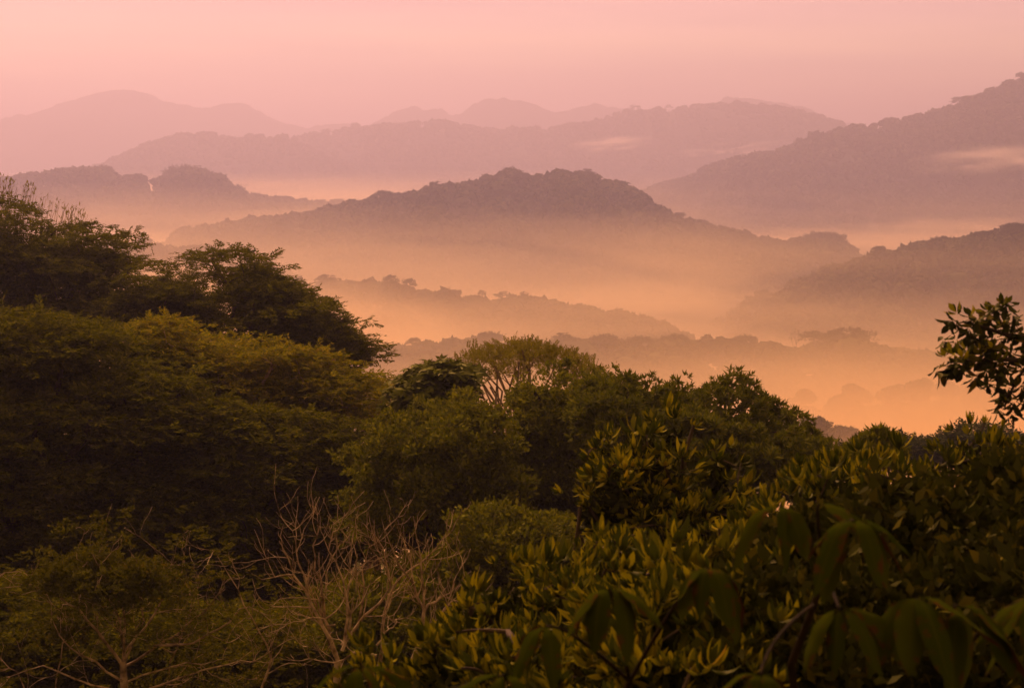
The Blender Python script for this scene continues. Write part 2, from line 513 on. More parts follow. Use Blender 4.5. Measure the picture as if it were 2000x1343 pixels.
# crown templates for the woods on the hills: a lumpy dome of leaf clumps
def dome_template(nq, rough=0.35, leaf=0.2, seed=0, core=True):
    r = np.random.default_rng(seed)
    mb = MB()
    n = nq
    dirs = unit(r.normal(size=(n, 3)))
    dirs[:, 2] = np.abs(dirs[:, 2]) * 1.0 - 0.25
    lobes = unit(r.normal(size=(9, 3)))
    lobes[:, 2] = np.abs(lobes[:, 2])
    lob = np.max(np.clip(dirs @ lobes.T, 0, 1) ** 5, axis=1)
    rad = 1 - rough + rough * lob + r.normal(size=n) * 0.05
    pos = dirs * rad[:, None] * np.array([0.5, 0.5, 0.42])
    nrm = unit(dirs + r.normal(size=(n, 3)) * 0.55)
    t = unit(np.cross(nrm, r.normal(size=(n, 3))))
    R = frames(t, nrm)
    V = np.array([(-0.5, 0, 0), (0, 0.42, 0.1), (0.5, 0, 0), (0, -0.42, 0.1)], float) * leaf
    W = np.einsum('nij,kj->nki', R, V) * (0.6 + 0.8 * r.random(n))[:, None, None] + pos[:, None]
    mb.add(W.reshape(-1, 3), np.arange(n * 4).reshape(-1, 4))
    if core:
        a = np.arange(8) * math.pi / 4
        rings = []
        for e, rr in [(-0.25, 0.30), (0.0, 0.42), (0.18, 0.34), (0.30, 0.16)]:
            k = rr * (0.85 + 0.3 * r.random(8))
            rings.append(np.stack([np.cos(a) * k, np.sin(a) * k, np.full(8, e)], -1))
        V = np.concatenate(rings) * 0.9
        F = [(g * 8 + m, g * 8 + (m + 1) % 8, g * 8 + 8 + (m + 1) % 8, g * 8 + 8 + m) for g in range(3) for m in range(8)]
        F += [(24, 25, 26, 27), (24, 27, 28, 31), (28, 29, 30, 31)]
        mb.add(V, F)
    return np.concatenate(mb.v), np.concatenate(mb.f)


def wood(key, n, size, lod, vmax=0.12):
    V = HGRID[key]
    d0, pts, th, lf, lb, wob = HILLS[key]
    ny, nx, _ = V.shape
    T = [dome_template(lod, 0.35, 0.62 / math.sqrt(lod / 40.0) * 0.62, 100 + s) for s in range(7)]
    # rows in front of the crest, and a few just over it
    v = np.concatenate([-np.linspace(1, 0, 40) ** 1.15, np.linspace(0, 1, 12)[1:]])
    tv = -1.0 + (1 + vmax) * rng.random(n) ** 0.85
    fi = np.interp(tv, v, np.arange(ny))
    fj = rng.random(n) * (nx - 1.001)
    i0 = np.clip(np.floor(fi).astype(int), 0, ny - 2)
    j0 = np.floor(fj).astype(int)
    a, b = (fi - i0)[:, None], (fj - j0)[:, None]
    pos = (V[i0, j0] * (1 - a) + V[i0 + 1, j0] * a) * (1 - b) + (V[i0, j0 + 1] * (1 - a) + V[i0 + 1, j0 + 1] * a) * b
    sz = size * np.exp(rng.normal(0, 0.3, n))
    pos[:, 2] += np.minimum(th * 0.95, 0.55 * sz + th * 0.35) - sz * 0.2
    keep = pos[:, 2] > FLOOR
    pos, sz = pos[keep], sz[keep]
    ang = rng.random(len(pos)) * 6.283
    R = frames(np.stack([np.cos(ang), np.sin(ang), rng.normal(0, 0.08, len(pos))], -1))
    mb = MB()
    inst_any(mb, T, pos, R, sz)
    return mb.build("forest", M["far"])


WOODS = {"far_left": None, "far_middle": None,
         "left_fold": (1500, 15, 26, "hazy forest covering the fold of hills beneath the pale left mountain"),
         "long_ridge": (3000, 15, 26, "mauve hazy forest covering the long ridge below the far mountains"),
         "right_mountain": (3200, 14, 40, "dusky forest covering the tall slope at the right edge"),
         "left_ridge": (1300, 14, 50, "hazy forest covering the ridge above the dark layered trees on the left"),
         "central_hill": (2200, 11, 70, "brown hazy forest covering the central double-humped hill"),
         "left_spur": (400, 10, 80, "pale misty wood on the spur behind the dark layered tree tops"),
         "right_hill": (1100, 10, 80, "olive hazy forest covering the hill below the right mountain"),
         "mist_ridge": (650, 9, 90, "faint orange wood on the ridge rising out of bright mist"),
         "low_ridge": (1500, 7.5, 130, "misty wood on the long low ridge above the middle trees"),
         "near_rise": (160, 6, 140, "blurred treetops sinking into the mist below the low ridge")}
for k, a in WOODS.items():
    if a:
        tag(wood(k, a[0], a[1], a[2]), a[3], "forest", kind="stuff")

# ------------------------------------------------------------------ leaf and spray templates
def rhomb(L=1.0, W=0.4, lift=0.0):
    return np.array([(0, 0, 0), (0.45 * L, W / 2, lift), (L, 0, 0), (0.45 * L, -W / 2, lift)], float)


def join(parts):
    V = np.concatenate(parts)
    k = 4
    F = np.arange(len(V)).reshape(-1, k)
    return V, F


def rot_z(V, a):
    c, s = math.cos(a), math.sin(a)
    return V @ np.array([[c, s, 0], [-s, c, 0], [0, 0, 1]])


def rot_y(V, a):
    c, s = math.cos(a), math.sin(a)
    return V @ np.array([[c, 0, -s], [0, 1, 0], [s, 0, c]])


def rot_x(V, a):
    c, s = math.cos(a), math.sin(a)
    return V @ np.array([[1, 0, 0], [0, c, s], [0, -s, c]])


def t_feather(seed):                  # a flat twig with paired leaflets, its tip hanging a little
    r = random.Random(seed)
    ps = []
    for i in range(6):
        x = 0.10 + i * 0.15
        for sgn in (-1, 1):
            v = rot_x(rhomb(0.34 * (1.1 - 0.07 * i), 0.13), r.uniform(-.5, .5))
            v = rot_y(v, r.uniform(-.25, .35))
            v = rot_z(v, sgn * math.radians(r.uniform(35, 70)))
            v = v + np.array([x, 0, -0.12 * x * x])
            ps.append(v)
    return join(ps)


def t_ball(seed, n=8, L=0.42, W=0.22):  # a tuft of leaves turned all ways
    r = random.Random(seed)
    ps = []
    for i in range(n):
        v = rot_x(rhomb(L * r.uniform(.75, 1.15), W, 0.03), r.uniform(-1, 1))
        v = rot_y(v, -r.uniform(-.5, 1.2))
        v = rot_z(v, r.uniform(0, 6.283))
        ps.append(v + np.array([r.uniform(-.3, .3), r.uniform(-.3, .3), r.uniform(-.25, .25)]))
    return join(ps)


def t_whorl(seed, n=10, L=0.5, W=0.13):  # lance leaves standing out of one twig tip, x axis is the twig
    r = random.Random(seed)
    ps = []
    for i in range(n):
        open_ = r.uniform(0.35, 1.45)
        v = rot_x(rhomb(L * r.uniform(.8, 1.1), W, -0.02), r.uniform(-.3, .3))
        v = rot_y(v, -open_)
        v = rot_x(v, i * 2.4 + r.uniform(-.3, .3))
        ps.append(v)
    return join(ps)


def t_hand(seed, n=7, L=0.55, W=0.2):   # palmate leaf: flat wheel of leaflets with drooping tips
    r = random.Random(seed)
    ps = []
    for i in range(n):
        v = rot_y(rhomb(L * r.uniform(.85, 1.1), W), r.uniform(0.2, 0.6))
        ps.append(rot_z(v, i * 6.283 / n + r.uniform(-.15, .15)))
    return join(ps)


def blade(L, W, fold=0.25, droop=0.5, n=5, belly=0.45, twist=0.0):
    """a curved leaf with a midrib: three rows of points from stalk to tip along x"""
    V = []
    for i in range(n + 1):
        t = i / n
        w = W / 2 * max(0.03, (math.sin(math.pi * t ** (math.log(0.5) / math.log(belly))) ** 0.85))
        ang = droop * t
        x = L * (math.sin(ang) / droop if abs(droop) > 1e-3 else t)
        z = -L * ((1 - math.cos(ang)) / droop if abs(droop) > 1e-3 else 0)
        tw = twist * t
        for sgn in (-1, 0, 1):
            y = sgn * w * math.cos(tw)
            V.append((x, y, z + abs(sgn) * w * fold + sgn * w * math.sin(tw)))
    F = []
    for i in range(n):
        for j in (0, 1):
            a = i * 3 + j
            F.append((a, a + 3, a + 4, a + 1))
    return np.array(V), np.array(F)


def merge(parts):
    V, F, n = [], [], 0
    for v, f in parts:
        V.append(v); F.append(f + n); n += len(v)
    return np.concatenate(V), np.concatenate(F)


def t_lance(seed, n=11, L=0.13, W=0.034, up=(0.25, 1.2), droop=0.7, nseg=4, belly=0.42):
    r = random.Random(seed)
    ps = []
    for i in range(n):
        k = i / (n - 1)
        o = up[0] + (up[1] - up[0]) * k + r.uniform(-.15, .15)
        v, f = blade(L * r.uniform(.75, 1.1) * (0.75 + 0.35 * k), W * r.uniform(.85, 1.15), 0.35, droop * (0.3 + k) * r.uniform(.6, 1.3), nseg, belly, r.uniform(-.4, .4))
        v = rot_y(v + np.array([0.006, 0, 0]), -0.0)
        # the blade's x turns away from the twig axis (x) by o, its upper face looks to the tip
        v = rot_y(v, -o)
        v = rot_x(v, i * 2.4 + r.uniform(-.25, .25))
        v = v * np.array([1, 1, 1]) + np.array([-0.02 * k * L / 0.13, 0, 0])
        ps.append((v, f))
    return merge(ps)


FEATHER = [t_feather(i) for i in range(5)]
BALL = [t_ball(20 + i) for i in range(5)]
WHORL = [t_whorl(40 + i) for i in range(5)]
HAND = [t_hand(60 + i) for i in range(5)]
LANCE = [t_lance(80 + i, 7 + (i * 5) % 7, 0.105 + 0.012 * ((i * 3) % 5), 0.028 + 0.003 * (i % 5), (0.15 + 0.1 * (i % 3), 1.1 + 0.12 * (i % 5)), 0.5 + 0.15 * (i % 5)) for i in range(14)]
LANCE_OLD = [t_lance(95 + i, 9, 0.14, 0.036, (1.0, 2.0), 1.0) for i in range(6)]
SPOON = [t_lance(110 + i, 9, 0.10, 0.043, (1.3, 2.85), 0.45, 5, 0.62) for i in range(8)]
SPOON_NEW = [t_lance(120 + i, 7, 0.085, 0.032, (0.3, 1.5), 0.4, 4, 0.58) for i in range(6)]


S_ = 0.62                               # the middle trees stand this much nearer, and are this much smaller, than first paced out
P_world = P


def P(px, py, d):
    return P_world(px, py, np.asarray(d, float) * S_)


# ------------------------------------------------------------------ crowns inside outlines that have a depth of their own
def inside(poly, x, y):
    n = len(poly)
    c = np.zeros(len(x), bool)
    for i in range(n):
        x1, y1 = poly[i]
        x2, y2 = poly[(i + 1) % n]
        m = ((y1 > y) != (y2 > y)) & (x < (x2 - x1) * (y - y1) / (y2 - y1 + 1e-12) + x1)
        c ^= m
    return c


def edge_dist(poly, x, y):
    best = np.full(len(x), 1e9)
    for i in range(len(poly)):
        a, b = poly[i], poly[(i + 1) % len(poly)]
        ab = b - a
        t = np.clip(((x - a[0]) * ab[0] + (y - a[1]) * ab[1]) / (ab @ ab + 1e-9), 0, 1)
        best = np.minimum(best, np.hypot(x - a[0] - t * ab[0], y - a[1] - t * ab[1]))
    return best


def clumps_in(outline, d0, thick, n, rclump, front=0.62, holes=(), inset=0.55):
    """centres of leaf clumps filling a crown: outline in photo pixels, crown middle at distance d0, half depth thick"""
    poly = np.array(outline, float)
    lo, hi = poly.min(0), poly.max(0)
    out = []
    got = tries = 0
    rp = rclump / d0 * FPX if np.isscalar(d0) else 12
    E = min(hi - lo) * 0.32
    while got < n:
        x = lo[0] + rng.random(4 * n) * (hi[0] - lo[0])
        y = lo[1] + rng.random(4 * n) * (hi[1] - lo[1])
        m = inside(poly, x, y)
        x, y = x[m], y[m]
        e = edge_dist(poly, x, y)
        m = e > rp * inset
        tries += 1
        if tries > 12:
            inset *= 0.8
        for hx, hy, hr in holes:
            m &= np.hypot(x - hx, (y - hy)) > hr + rp * 0.5
        x, y, e = x[m], y[m], e[m]
        t = thick * np.sqrt(np.clip(e / E, 0.03, 1))
        sgn = np.where(rng.random(len(x)) < front, -1.0, 1.0)
        base = d0 if np.isscalar(d0) else d0(x, y)
        d = base + sgn * t * (0.45 + 0.55 * rng.random(len(x)))
        out.append(P(x, y, d))
        got += len(x)
    return np.concatenate(out)[:n]


def lobed(outline, d0, thick, nl, RL, flat, m, front=0.62, holes=(), droop=0.0, inset=0.8, dy=36):
    """clump centres gathered into lobes (domes, or flat pads when flat is small)"""
    C = clumps_in([(x, y + dy) for x, y in outline], d0, thick, nl, RL, front, holes, inset)
    R = np.repeat(RL * S_ * np.exp(rng.normal(0, 0.28, len(C))), m)
    C = np.repeat(C, m, 0)
    u = unit(rng.normal(size=C.shape))
    u[:, 2] = np.where(u[:, 2] < -0.15, -u[:, 2], u[:, 2])
    k = 0.55 + 0.45 * rng.random(len(C)) ** 0.5
    off = u * (R * k)[:, None] * np.array([1, 1, flat])
    off[:, 2] -= droop * R * (np.hypot(u[:, 0], u[:, 1]) * k) ** 2
    return C + off


def foliage(mb, centres, r, flat, tmpls, per, scale, mode, jitter=0.35, shell=0.45):
    """leaves round every clump centre; mode says which way the sprays point"""
    n = len(centres)
    C = np.repeat(centres, per, 0)
    rr = np.repeat(r * np.exp(rng.normal(0, 0.22, n)), per)
    u = unit(rng.normal(size=(n * per, 3)))
    u[:, 2] = np.where(u[:, 2] < -0.3, -u[:, 2], u[:, 2])
    k = shell + (1 - shell) * rng.random(n * per) ** 0.6
    pos = C + u * (rr * k)[:, None] * np.array([1, 1, flat])
    if mode == "flat":
        d = u * np.array([1, 1, 0.15]) + rng.normal(size=u.shape) * np.array([0.5, 0.5, 0.16])
        up = np.tile([0, 0, 1.0], (len(u), 1)) + rng.normal(size=u.shape) * jitter
    elif mode == "out":
        d = u + rng.normal(size=u.shape) * jitter + np.array([0, 0, 0.35])
        up = rng.normal(size=u.shape)
    else:
        d = rng.normal(size=u.shape)
        up = np.tile([0, 0, 1.0], (len(u), 1)) + rng.normal(size=u.shape) * jitter
    inst_any(mb, tmpls, pos, frames(d, up), scale * np.exp(rng.normal(0, 0.2, len(u))))


def limbs(mb, base, fork, centres, r0, k, sides=6, twig=0.02, bend=0.25):
    """a tapered trunk from base to fork and limbs that reach out to k of the leaf clumps"""
    base, fork = np.array(base, float), np.array(fork, float)
    n = 9
    t = np.linspace(0, 1, n)[:, None]
    H = np.linalg.norm(fork - base)
    tr = base * (1 - t) + fork * t + np.stack([vnoise(t[:, 0] * 3 + base[0], t[:, 0] * 0 + 1.5), vnoise(t[:, 0] * 3 + base[1], t[:, 0] * 0 + 4.5), t[:, 0] * 0], -1) * H * 0.03
    rad = r0 * (1.25 - 0.75 * t[:, 0])
    rad[0] *= 1.3
    tube(mb, tr, rad, 9)
    twig = twig * S_
    if k <= 0 or len(centres) == 0:
        return
    order = rng.permutation(len(centres))
    main = centres[order[:max(3, k // 5)]]
    nodes, nrad = [tr[-1], tr[-3], tr[-4]], [r0 * .5, r0 * .6, r0 * .65]
    for c in main:
        s = 0.45 + 0.5 * rng.random()
        a = tr[int(np.clip(s * (n - 1), 3, n - 1))]
        mid = (a + c) / 2 + np.array([0, 0, 1]) * np.linalg.norm(c - a) * bend * 0.5 + rng.normal(size=3) * 0.06 * np.linalg.norm(c - a)
        b = bez(a, mid, c, 7)
        b[1:-1] += rng.normal(size=(5, 3)) * 0.03 * np.linalg.norm(c - a)
        rr = np.linspace(r0 * 0.5, r0 * 0.13 + twig, 7)
        tube(mb, b, rr, sides)
        for q in range(2, 7):
            nodes.append(b[q]); nrad.append(rr[q])
    for c in centres[order[max(3, k // 5):k]]:
        A = np.array(nodes)
        dist = np.linalg.norm(A - c, axis=1) + np.clip(A[:, 2] - c[2], 0, None) * 1.5
        q = int(np.argmin(dist))
        a, ra = A[q], nrad[q]
        L = np.linalg.norm(c - a)
        b = bez(a, (a + c) / 2 + np.array([0, 0, L * bend * 0.4]) + rng.normal(size=3) * 0.1 * L, c, 5)
        rr = np.linspace(min(ra * 0.7, r0 * .25), twig, 5)
        tube(mb, b, rr, 5)
        nodes += [b[2], b[3], b[4]]
        nrad += list(rr[2:])


def tree(name, label, cat, base, fork, crown_specs, bark, r0, k, group=None, twig=0.02):
    """thing > trunk, crown; crown_specs = [(part name, centres, r, flat, templates, leaves per clump, scale, mode, material)]"""
    base = np.array(base, float)
    root = thing(name, base, label, cat, group)
    mb = MB()
    allc = np.concatenate([c[1] for c in crown_specs])
    limbs(mb, base, fork, allc, r0 * S_, k, twig=twig)
    mb.build("trunk", bark, root, smooth=True, origin=base)
    for pn, cen, r, flat, tm, per, sc, mode, mat in crown_specs:
        mb = MB()
        foliage(mb, cen, r * S_, flat, tm, per, sc * S_, mode)
        mb.build(pn, mat, root, origin=base)
    return root


def ground_at(px, d):
    x = float(P(px, 900, d)[0])
    return np.array([x, d * S_, float(gz(x, d * S_)) - 0.3])


# ---- the tall dark trees on the left -------------------------------------------------------------
def feathery(name, label, foot, fork, outline, d0, thick, nl, RL, r0, k, tips=None, mat="feather", fill=90, m=12, per=15, sc=0.46, holes=(), bark="bark", fillmat=None, twig=0.02):
    c = lobed(outline, d0, thick, nl, RL, 0.24, m, 0.66, holes, 0.25, 0.42, 14)
    if tips is not None:
        tp = P(tips[0] - 6, tips[1] + 10, d0 + rng.normal(0, 1.5, len(tips[0])))
        c = np.concatenate([c, tp] + [tp + rng.normal(size=tp.shape) * np.array([.32, .4, .07]) + np.array([-.25 * q, 0, -.06 * q]) for q in range(5)])
    cf = clumps_in([(x, y + 18) for x, y in outline], d0 + thick * 0.25, thick * 0.6, fill, 1.3, 0.5, holes, 0.9)
    specs = [("crown", c, 0.52, 0.36, FEATHER, per, sc, "flat", M[mat])]
    root = tree(name, label, "tree", foot, fork, specs, M[bark], r0, k, twig=twig)
    crown = [o for o in root.children if o.name.startswith("crown")][0]
    mb = MB()
    foliage(mb, cf, 1.15 * S_, 0.5, FEATHER, 40, sc * 1.15 * S_, "flat")
    inner = mb.build("inner_foliage", M[fillmat or mat], root, origin=np.array(root.location))
    return root


feathery("layered_tree", "tallest dark tree at the left edge with flat feathery boughs stepping down to its right", ground_at(60, 90), P(70, 620, 89),
         [(-260, 430), (-150, 395), (-30, 372), (30, 388), (70, 425), (110, 436), (180, 432), (205, 452), (258, 450), (236, 478), (288, 496), (296, 522), (250, 570), (240, 640), (170, 720), (40, 760), (-120, 760), (-260, 700)], 88, 5.0, 150, 1.6, 0.42, 110,
         (np.array([-10, 20, 45, 60, 66, 120, 165, 182, 195, 236, 255, 225, 262, 285, 215, 150, 250, 276]), np.array([378, 382, 396, 408, 424, 436, 432, 434, 448, 450, 452, 472, 490, 494, 500, 470, 510, 515])), fill=240)
feathery("layered_tree", "dark tree with a forked bare limb and flat stepped boughs against orange mist", ground_at(480, 80), P(490, 660, 78.5),
         [(396, 512), (412, 490), (455, 484), (500, 502), (512, 530), (556, 540), (596, 578), (606, 594), (648, 594), (656, 625), (684, 652), (700, 690), (690, 730), (620, 720), (560, 690), (500, 640), (440, 590), (400, 545)], 78, 2.6, 70, 1.05, 0.34, 110,
         (np.array([402, 415, 440, 468, 505, 512, 500, 545, 560, 575, 592, 604, 645, 655, 660, 640, 668, 684, 692, 690, 520, 540]), np.array([498, 492, 485, 484, 500, 506, 528, 546, 552, 566, 582, 592, 590, 604, 618, 640, 652, 652, 668, 690, 520, 600])), fill=60, m=12, holes=((440, 572, 27), (468, 606, 20)))
feathery("layered_tree", "small dark flat crown wedged between the tallest left tree and the forked dark tree", ground_at(320, 86), P(320, 640, 84.5),
         [(205, 560), (250, 510), (300, 506), (372, 504), (400, 530), (440, 590), (420, 660), (300, 670), (220, 640)], 84, 3.0, 34, 1.4, 0.26, 50, fill=50)
feathery("yellowing_tree", "broad tree with yellowing feathery crown and pale twigs in front of the dark layered trees", ground_at(470, 67), P(480, 780, 66.5),
         [(235, 640), (262, 596), (300, 600), (330, 570), (372, 590), (405, 625), (450, 596), (500, 606), (540, 640), (590, 650), (650, 672), (700, 708), (735, 745), (725, 830), (640, 870), (540, 860), (440, 830), (350, 790), (260, 720)], 66, 3.2, 80, 1.2, 0.26, 230, mat="yellow", fill=70, sc=0.38, bark="dead", fillmat="dense", twig=0.016)
feathery("layered_tree", "huge shadowy feathery tree filling the left edge below the tallest tree", ground_at(40, 62), P(60, 960, 61),
         [(-280, 570), (-120, 550), (20, 575), (120, 560), (235, 610), (330, 700), (400, 770), (410, 900), (390, 1010), (330, 1110), (200, 1180), (0, 1200), (-280, 1200)], 61, 4.5, 175, 1.45, 0.4, 110, fill=330)
feathery("layered_tree", "shadowy feathery tree beneath the yellowing crown and behind the bare branched tree", ground_at(530, 62), P(530, 980, 61),
         [(320, 720), (420, 745), (520, 780), (620, 790), (710, 780), (760, 830), (750, 930), (710, 1000), (700, 1080), (600, 1160), (450, 1190), (360, 1180), (310, 1060), (330, 900)], 61, 3.0, 110, 1.4, 0.36, 100, fill=330)
feathery("layered_tree", "lowest dark feathery tree behind the half bare branches in the bottom left corner", ground_at(330, 52), P(330, 1250, 51),
         [(-200, 1120), (60, 1090), (300, 1120), (520, 1130), (700, 1090), (900, 1100), (960, 1200), (960, 1420), (-200, 1420)], 50, 3.0, 90, 1.2, 0.3, 80, fill=220)

# feathery upright shoots behind the tallest tree
root = thing("tall_shrub", ground_at(20, 96), "pale wispy shoots standing up behind the top of the tallest left tree", "shrub")
mb, ml = MB(), MB()
for i in range(80):
    x = -70 + 180 * rng.random() ** 1.2 if i < 55 else rng.uniform(150, 330) * 0.5 + 20
    y = np.interp(x, [-70, 10, 60, 110, 200], [355, 352, 372, 405, 440]) + rng.normal(0, 6)
    tip = P(x + rng.normal(0, 6), y, 96 + rng.normal(0, 1.5))
    foot = tip + np.array([rng.normal(-0.2, 0.2), rng.normal(0, .3), -1.7 - rng.random() * .6])
    b = bez(foot, (foot + tip) / 2 + np.array([-0.15, 0, 0.2]), tip, 6)
    tube(mb, b, np.linspace(0.016, 0.005, 6), 4)
    q = b[rng.integers(2, 6, 9)] + rng.normal(0, 0.05, (9, 3))
    inst_any(ml, [join([rhomb(0.17, 0.035)])], q, frames(rng.normal(size=(9, 3)) * 0.5 + np.array([0, 0, 0.7])), 1.0)
tube(mb, [np.array(root.location), np.array(root.location) + [0, 0, 5], P(10, 430, 96)], [0.12, 0.08, 0.04])
mb.build("trunk", M["dead"], root, origin=np.array(root.location))
ml.build("crown", M["airy"], root, origin=np.array(root.location))

# ---- the middle trees ----------------------------------------------------------------------------
c = lobed([(690, 700), (740, 708), (800, 716), (860, 720), (850, 750), (790, 770), (760, 830), (720, 870), (680, 860), (670, 760)], 71, 1.2, 15, 0.9, 0.3, 7, 0.5, (), 0.2, 0.6, 12)
tree("slender_tree", "thin airy tree with loose twigs between the yellowing tree and the drooping leaved tree", "tree", ground_at(740, 72), P(745, 880, 71),
     [("crown", c, 0.42, 0.5, FEATHER, 6, 0.34, "flat", M["airy"])], M["dead"], 0.14, 100, twig=0.012)

c = clumps_in([(765, 770), (785, 735), (820, 712), (838, 694), (872, 692), (900, 702), (928, 706), (930, 760), (905, 800), (850, 830), (790, 830), (760, 800)], 61, 2.2, 90, 0.45)
tree("drooping_leaf_tree", "dark tree with big hanging hand shaped leaves beside the airy tree top", "tree", ground_at(845, 62), P(845, 860, 61.5),
     [("crown", c, 0.55, 0.6, HAND, 13, 0.62, "flat", M["bigleaf"])], M["bark"], 0.18, 40)

x = rng.uniform(893, 1168, 190)
topy = np.interp(x, [890, 915, 950, 985, 1040, 1075, 1110, 1145, 1170], [712, 688, 676, 664, 660, 668, 684, 690, 722])
y = topy + 18 + np.abs(rng.normal(0, 28, 190))
c = P(x, y, 68 + rng.normal(0, 1.5, 190))
tree("fine_branched_tree", "tan airy dome of fine fanned twigs rising highest above the middle trees", "tree", ground_at(1030, 69), P(1030, 835, 68.5),
     [("crown", c, 0.42, 0.7, FEATHER, 9, 0.26, "out", M["airy"])], M["dead"], 0.13, 190, twig=0.010)

c = lobed([(752, 815), (800, 775), (880, 772), (935, 770), (960, 760), (1000, 800), (1010, 900), (1000, 1000), (960, 1080), (880, 1110), (760, 1095), (680, 1075), (690, 990), (720, 920)], 52, 3.0, 80, 0.85, 0.8, 14, 0.7,
          ((935, 800, 8), (975, 868, 12)), dy=12, inset=0.6)
tree("leafy_tree", "dense olive tree with rounded tufts and bright gaps above the bare branches", "tree", ground_at(850, 54), P(860, 980, 53),
     [("crown", c, 0.34, 0.8, BALL, 15, 0.30, "out", M["dense"])], M["bark"], 0.26, 140)
c = lobed([(950, 830), (975, 765), (1040, 752), (1100, 752), (1150, 738), (1215, 735), (1260, 770), (1290, 850), (1290, 960), (1250, 1050), (1150, 1110), (1020, 1110), (960, 1040), (970, 930)], 55, 3.0, 80, 0.85, 0.8, 14, 0.7,
          ((980, 850, 10), (1010, 872, 8)), dy=12, inset=0.6)
tree("leafy_tree", "dense olive tree with rounded tufts directly below the tan airy dome", "tree", ground_at(1120, 57), P(1120, 950, 56),
     [("crown", c, 0.34, 0.8, BALL, 15, 0.30, "out", M["dense"])], M["bark"], 0.26, 140)
c = lobed([(640, 1150), (760, 1150), (880, 1075), (960, 1000), (1040, 1010), (1150, 1060), (1200, 1200), (1150, 1400), (700, 1400), (640, 1200)], 46, 3.0, 85, 0.9, 0.8, 15, 0.7, dy=5, inset=0.5)
tree("leafy_tree", "shaded olive tree low behind the bare grey branches, under the other rounded trees", "tree", ground_at(900, 48), P(900, 1200, 47),
     [("crown", c, 0.36, 0.8, BALL, 14, 0.30, "out", M["dense"]), ("inner_foliage", clumps_in([(640, 1160), (860, 1130), (960, 1040), (1180, 1050), (1200, 1400), (640, 1400)], 47.5, 1.5, 150, 1.0), 0.9, 0.8, BALL, 26, 0.4, "out", M["dense"])], M["bark"], 0.24, 80)

c = lobed([(1100, 780), (1130, 745), (1175, 732), (1215, 730), (1262, 758), (1300, 764), (1350, 780), (1372, 765), (1395, 757), (1425, 752), (1468, 770), (1474, 792), (1516, 812), (1540, 834), (1578, 838), (1590, 864), (1630, 882), (1665, 905), (1650, 960), (1560, 1000), (1400, 1000), (1280, 980), (1180, 900)], 49, 3.2, 85, 0.62, 0.9, 13, 0.7)
tipx = np.array([1180, 1222, 1262, 1298, 1330, 1375, 1400, 1422, 1445, 1466, 1494, 1515, 1545, 1560, 1582, 1588, 1620, 1640])
tips = P(tipx, 26 + np.array([726, 728, 748, 754, 766, 760, 752, 746, 752, 766, 788, 800, 811, 824, 834, 868, 868, 880]), 49 + rng.normal(0, .8, 18))
tips = np.concatenate([tips + rng.normal(size=tips.shape) * np.array([.12, .2, .12]) for _ in range(6)])
cf = clumps_in([(1130, 790), (1250, 780), (1400, 790), (1500, 840), (1620, 900), (1650, 960), (1400, 1000), (1200, 900)], 51, 2.0, 130, 0.8)
tree("whorl_leaf_tree", "long green tree with tufted upright leaf tips sloping down to the right of the middle", "tree", ground_at(1380, 53), P(1380, 950, 51),
     [("crown", np.concatenate([c, tips]), 0.26, 0.9, WHORL, 9, 0.38, "out", M["whorl"]), ("inner_foliage", cf, 0.8, 0.7, BALL, 30, 0.4, "out", M["whorl"])], M["bark"], 0.25, 160)

c = lobed([(1660, 890), (1682, 858), (1700, 850), (1704, 834), (1725, 828), (1745, 848), (1756, 890), (1740, 925), (1670, 925)], 41, 0.7, 22, 0.3, 1.0, 7, dy=6)
tree("whorl_leaf_tree", "small pointed leafy top poking up alone above the right bushes", "tree", ground_at(1715, 42), P(1712, 930, 41),
     [("crown", c, 0.2, 0.9, WHORL, 8, 0.34, "out", M["whorl"])], M["bark"], 0.12, 36, twig=0.012)

c = clumps_in([(1600, 890), (1640, 872), (1690, 864), (1740, 852), (1790, 856), (1840, 850), (1870, 836), (1905, 826), (1945, 826), (1975, 845), (2080, 850), (2100, 900), (1900, 915), (1650, 920)], 118, 3.5, 130, 0.9)
tree("flat_topped_tree", "grey green flat topped tree half hidden behind the right bushes", "tree", ground_at(1790, 120), P(1790, 905, 118),
     [("crown", c, 1.2, 0.32, FEATHER, 46, 0.8, "flat", M["far"])], M["bark"], 0.3, 60)

S_ = 1.0
# round tree standing in the mist, and low trees beside it
for (x, y, wpx, hpx, d, lab, nm) in [(1590, 812, 66, 50, 285, "single round crown looming in the mist above the pointed leafy top", "round_tree"),
                                     (1648, 836, 60, 36, 290, "low blurred crown sinking into mist right of the lone round crown", "round_tree"),
                                     (1545, 822, 36, 30, 300, "faint small crown peeping out left of the lone round crown", "round_tree")]:
    c = clumps_in([(x - wpx / 2, y + hpx), (x - wpx / 2, y + hpx * .4), (x - wpx * .3, y + 3), (x, y), (x + wpx * .33, y + 4), (x + wpx / 2, y + hpx * .5), (x + wpx / 2, y + hpx * 1.1)], d, px2m(wpx, d) * .4, 60, 0.6)
    tree(nm, lab, "tree", ground_at(x, d + 1), P(x, y + hpx, d), [("crown", c, 1.0, 0.7, BALL, 16, 0.9, "out", M["far"])], M["farbark"], 0.25, 14, twig=0.05)


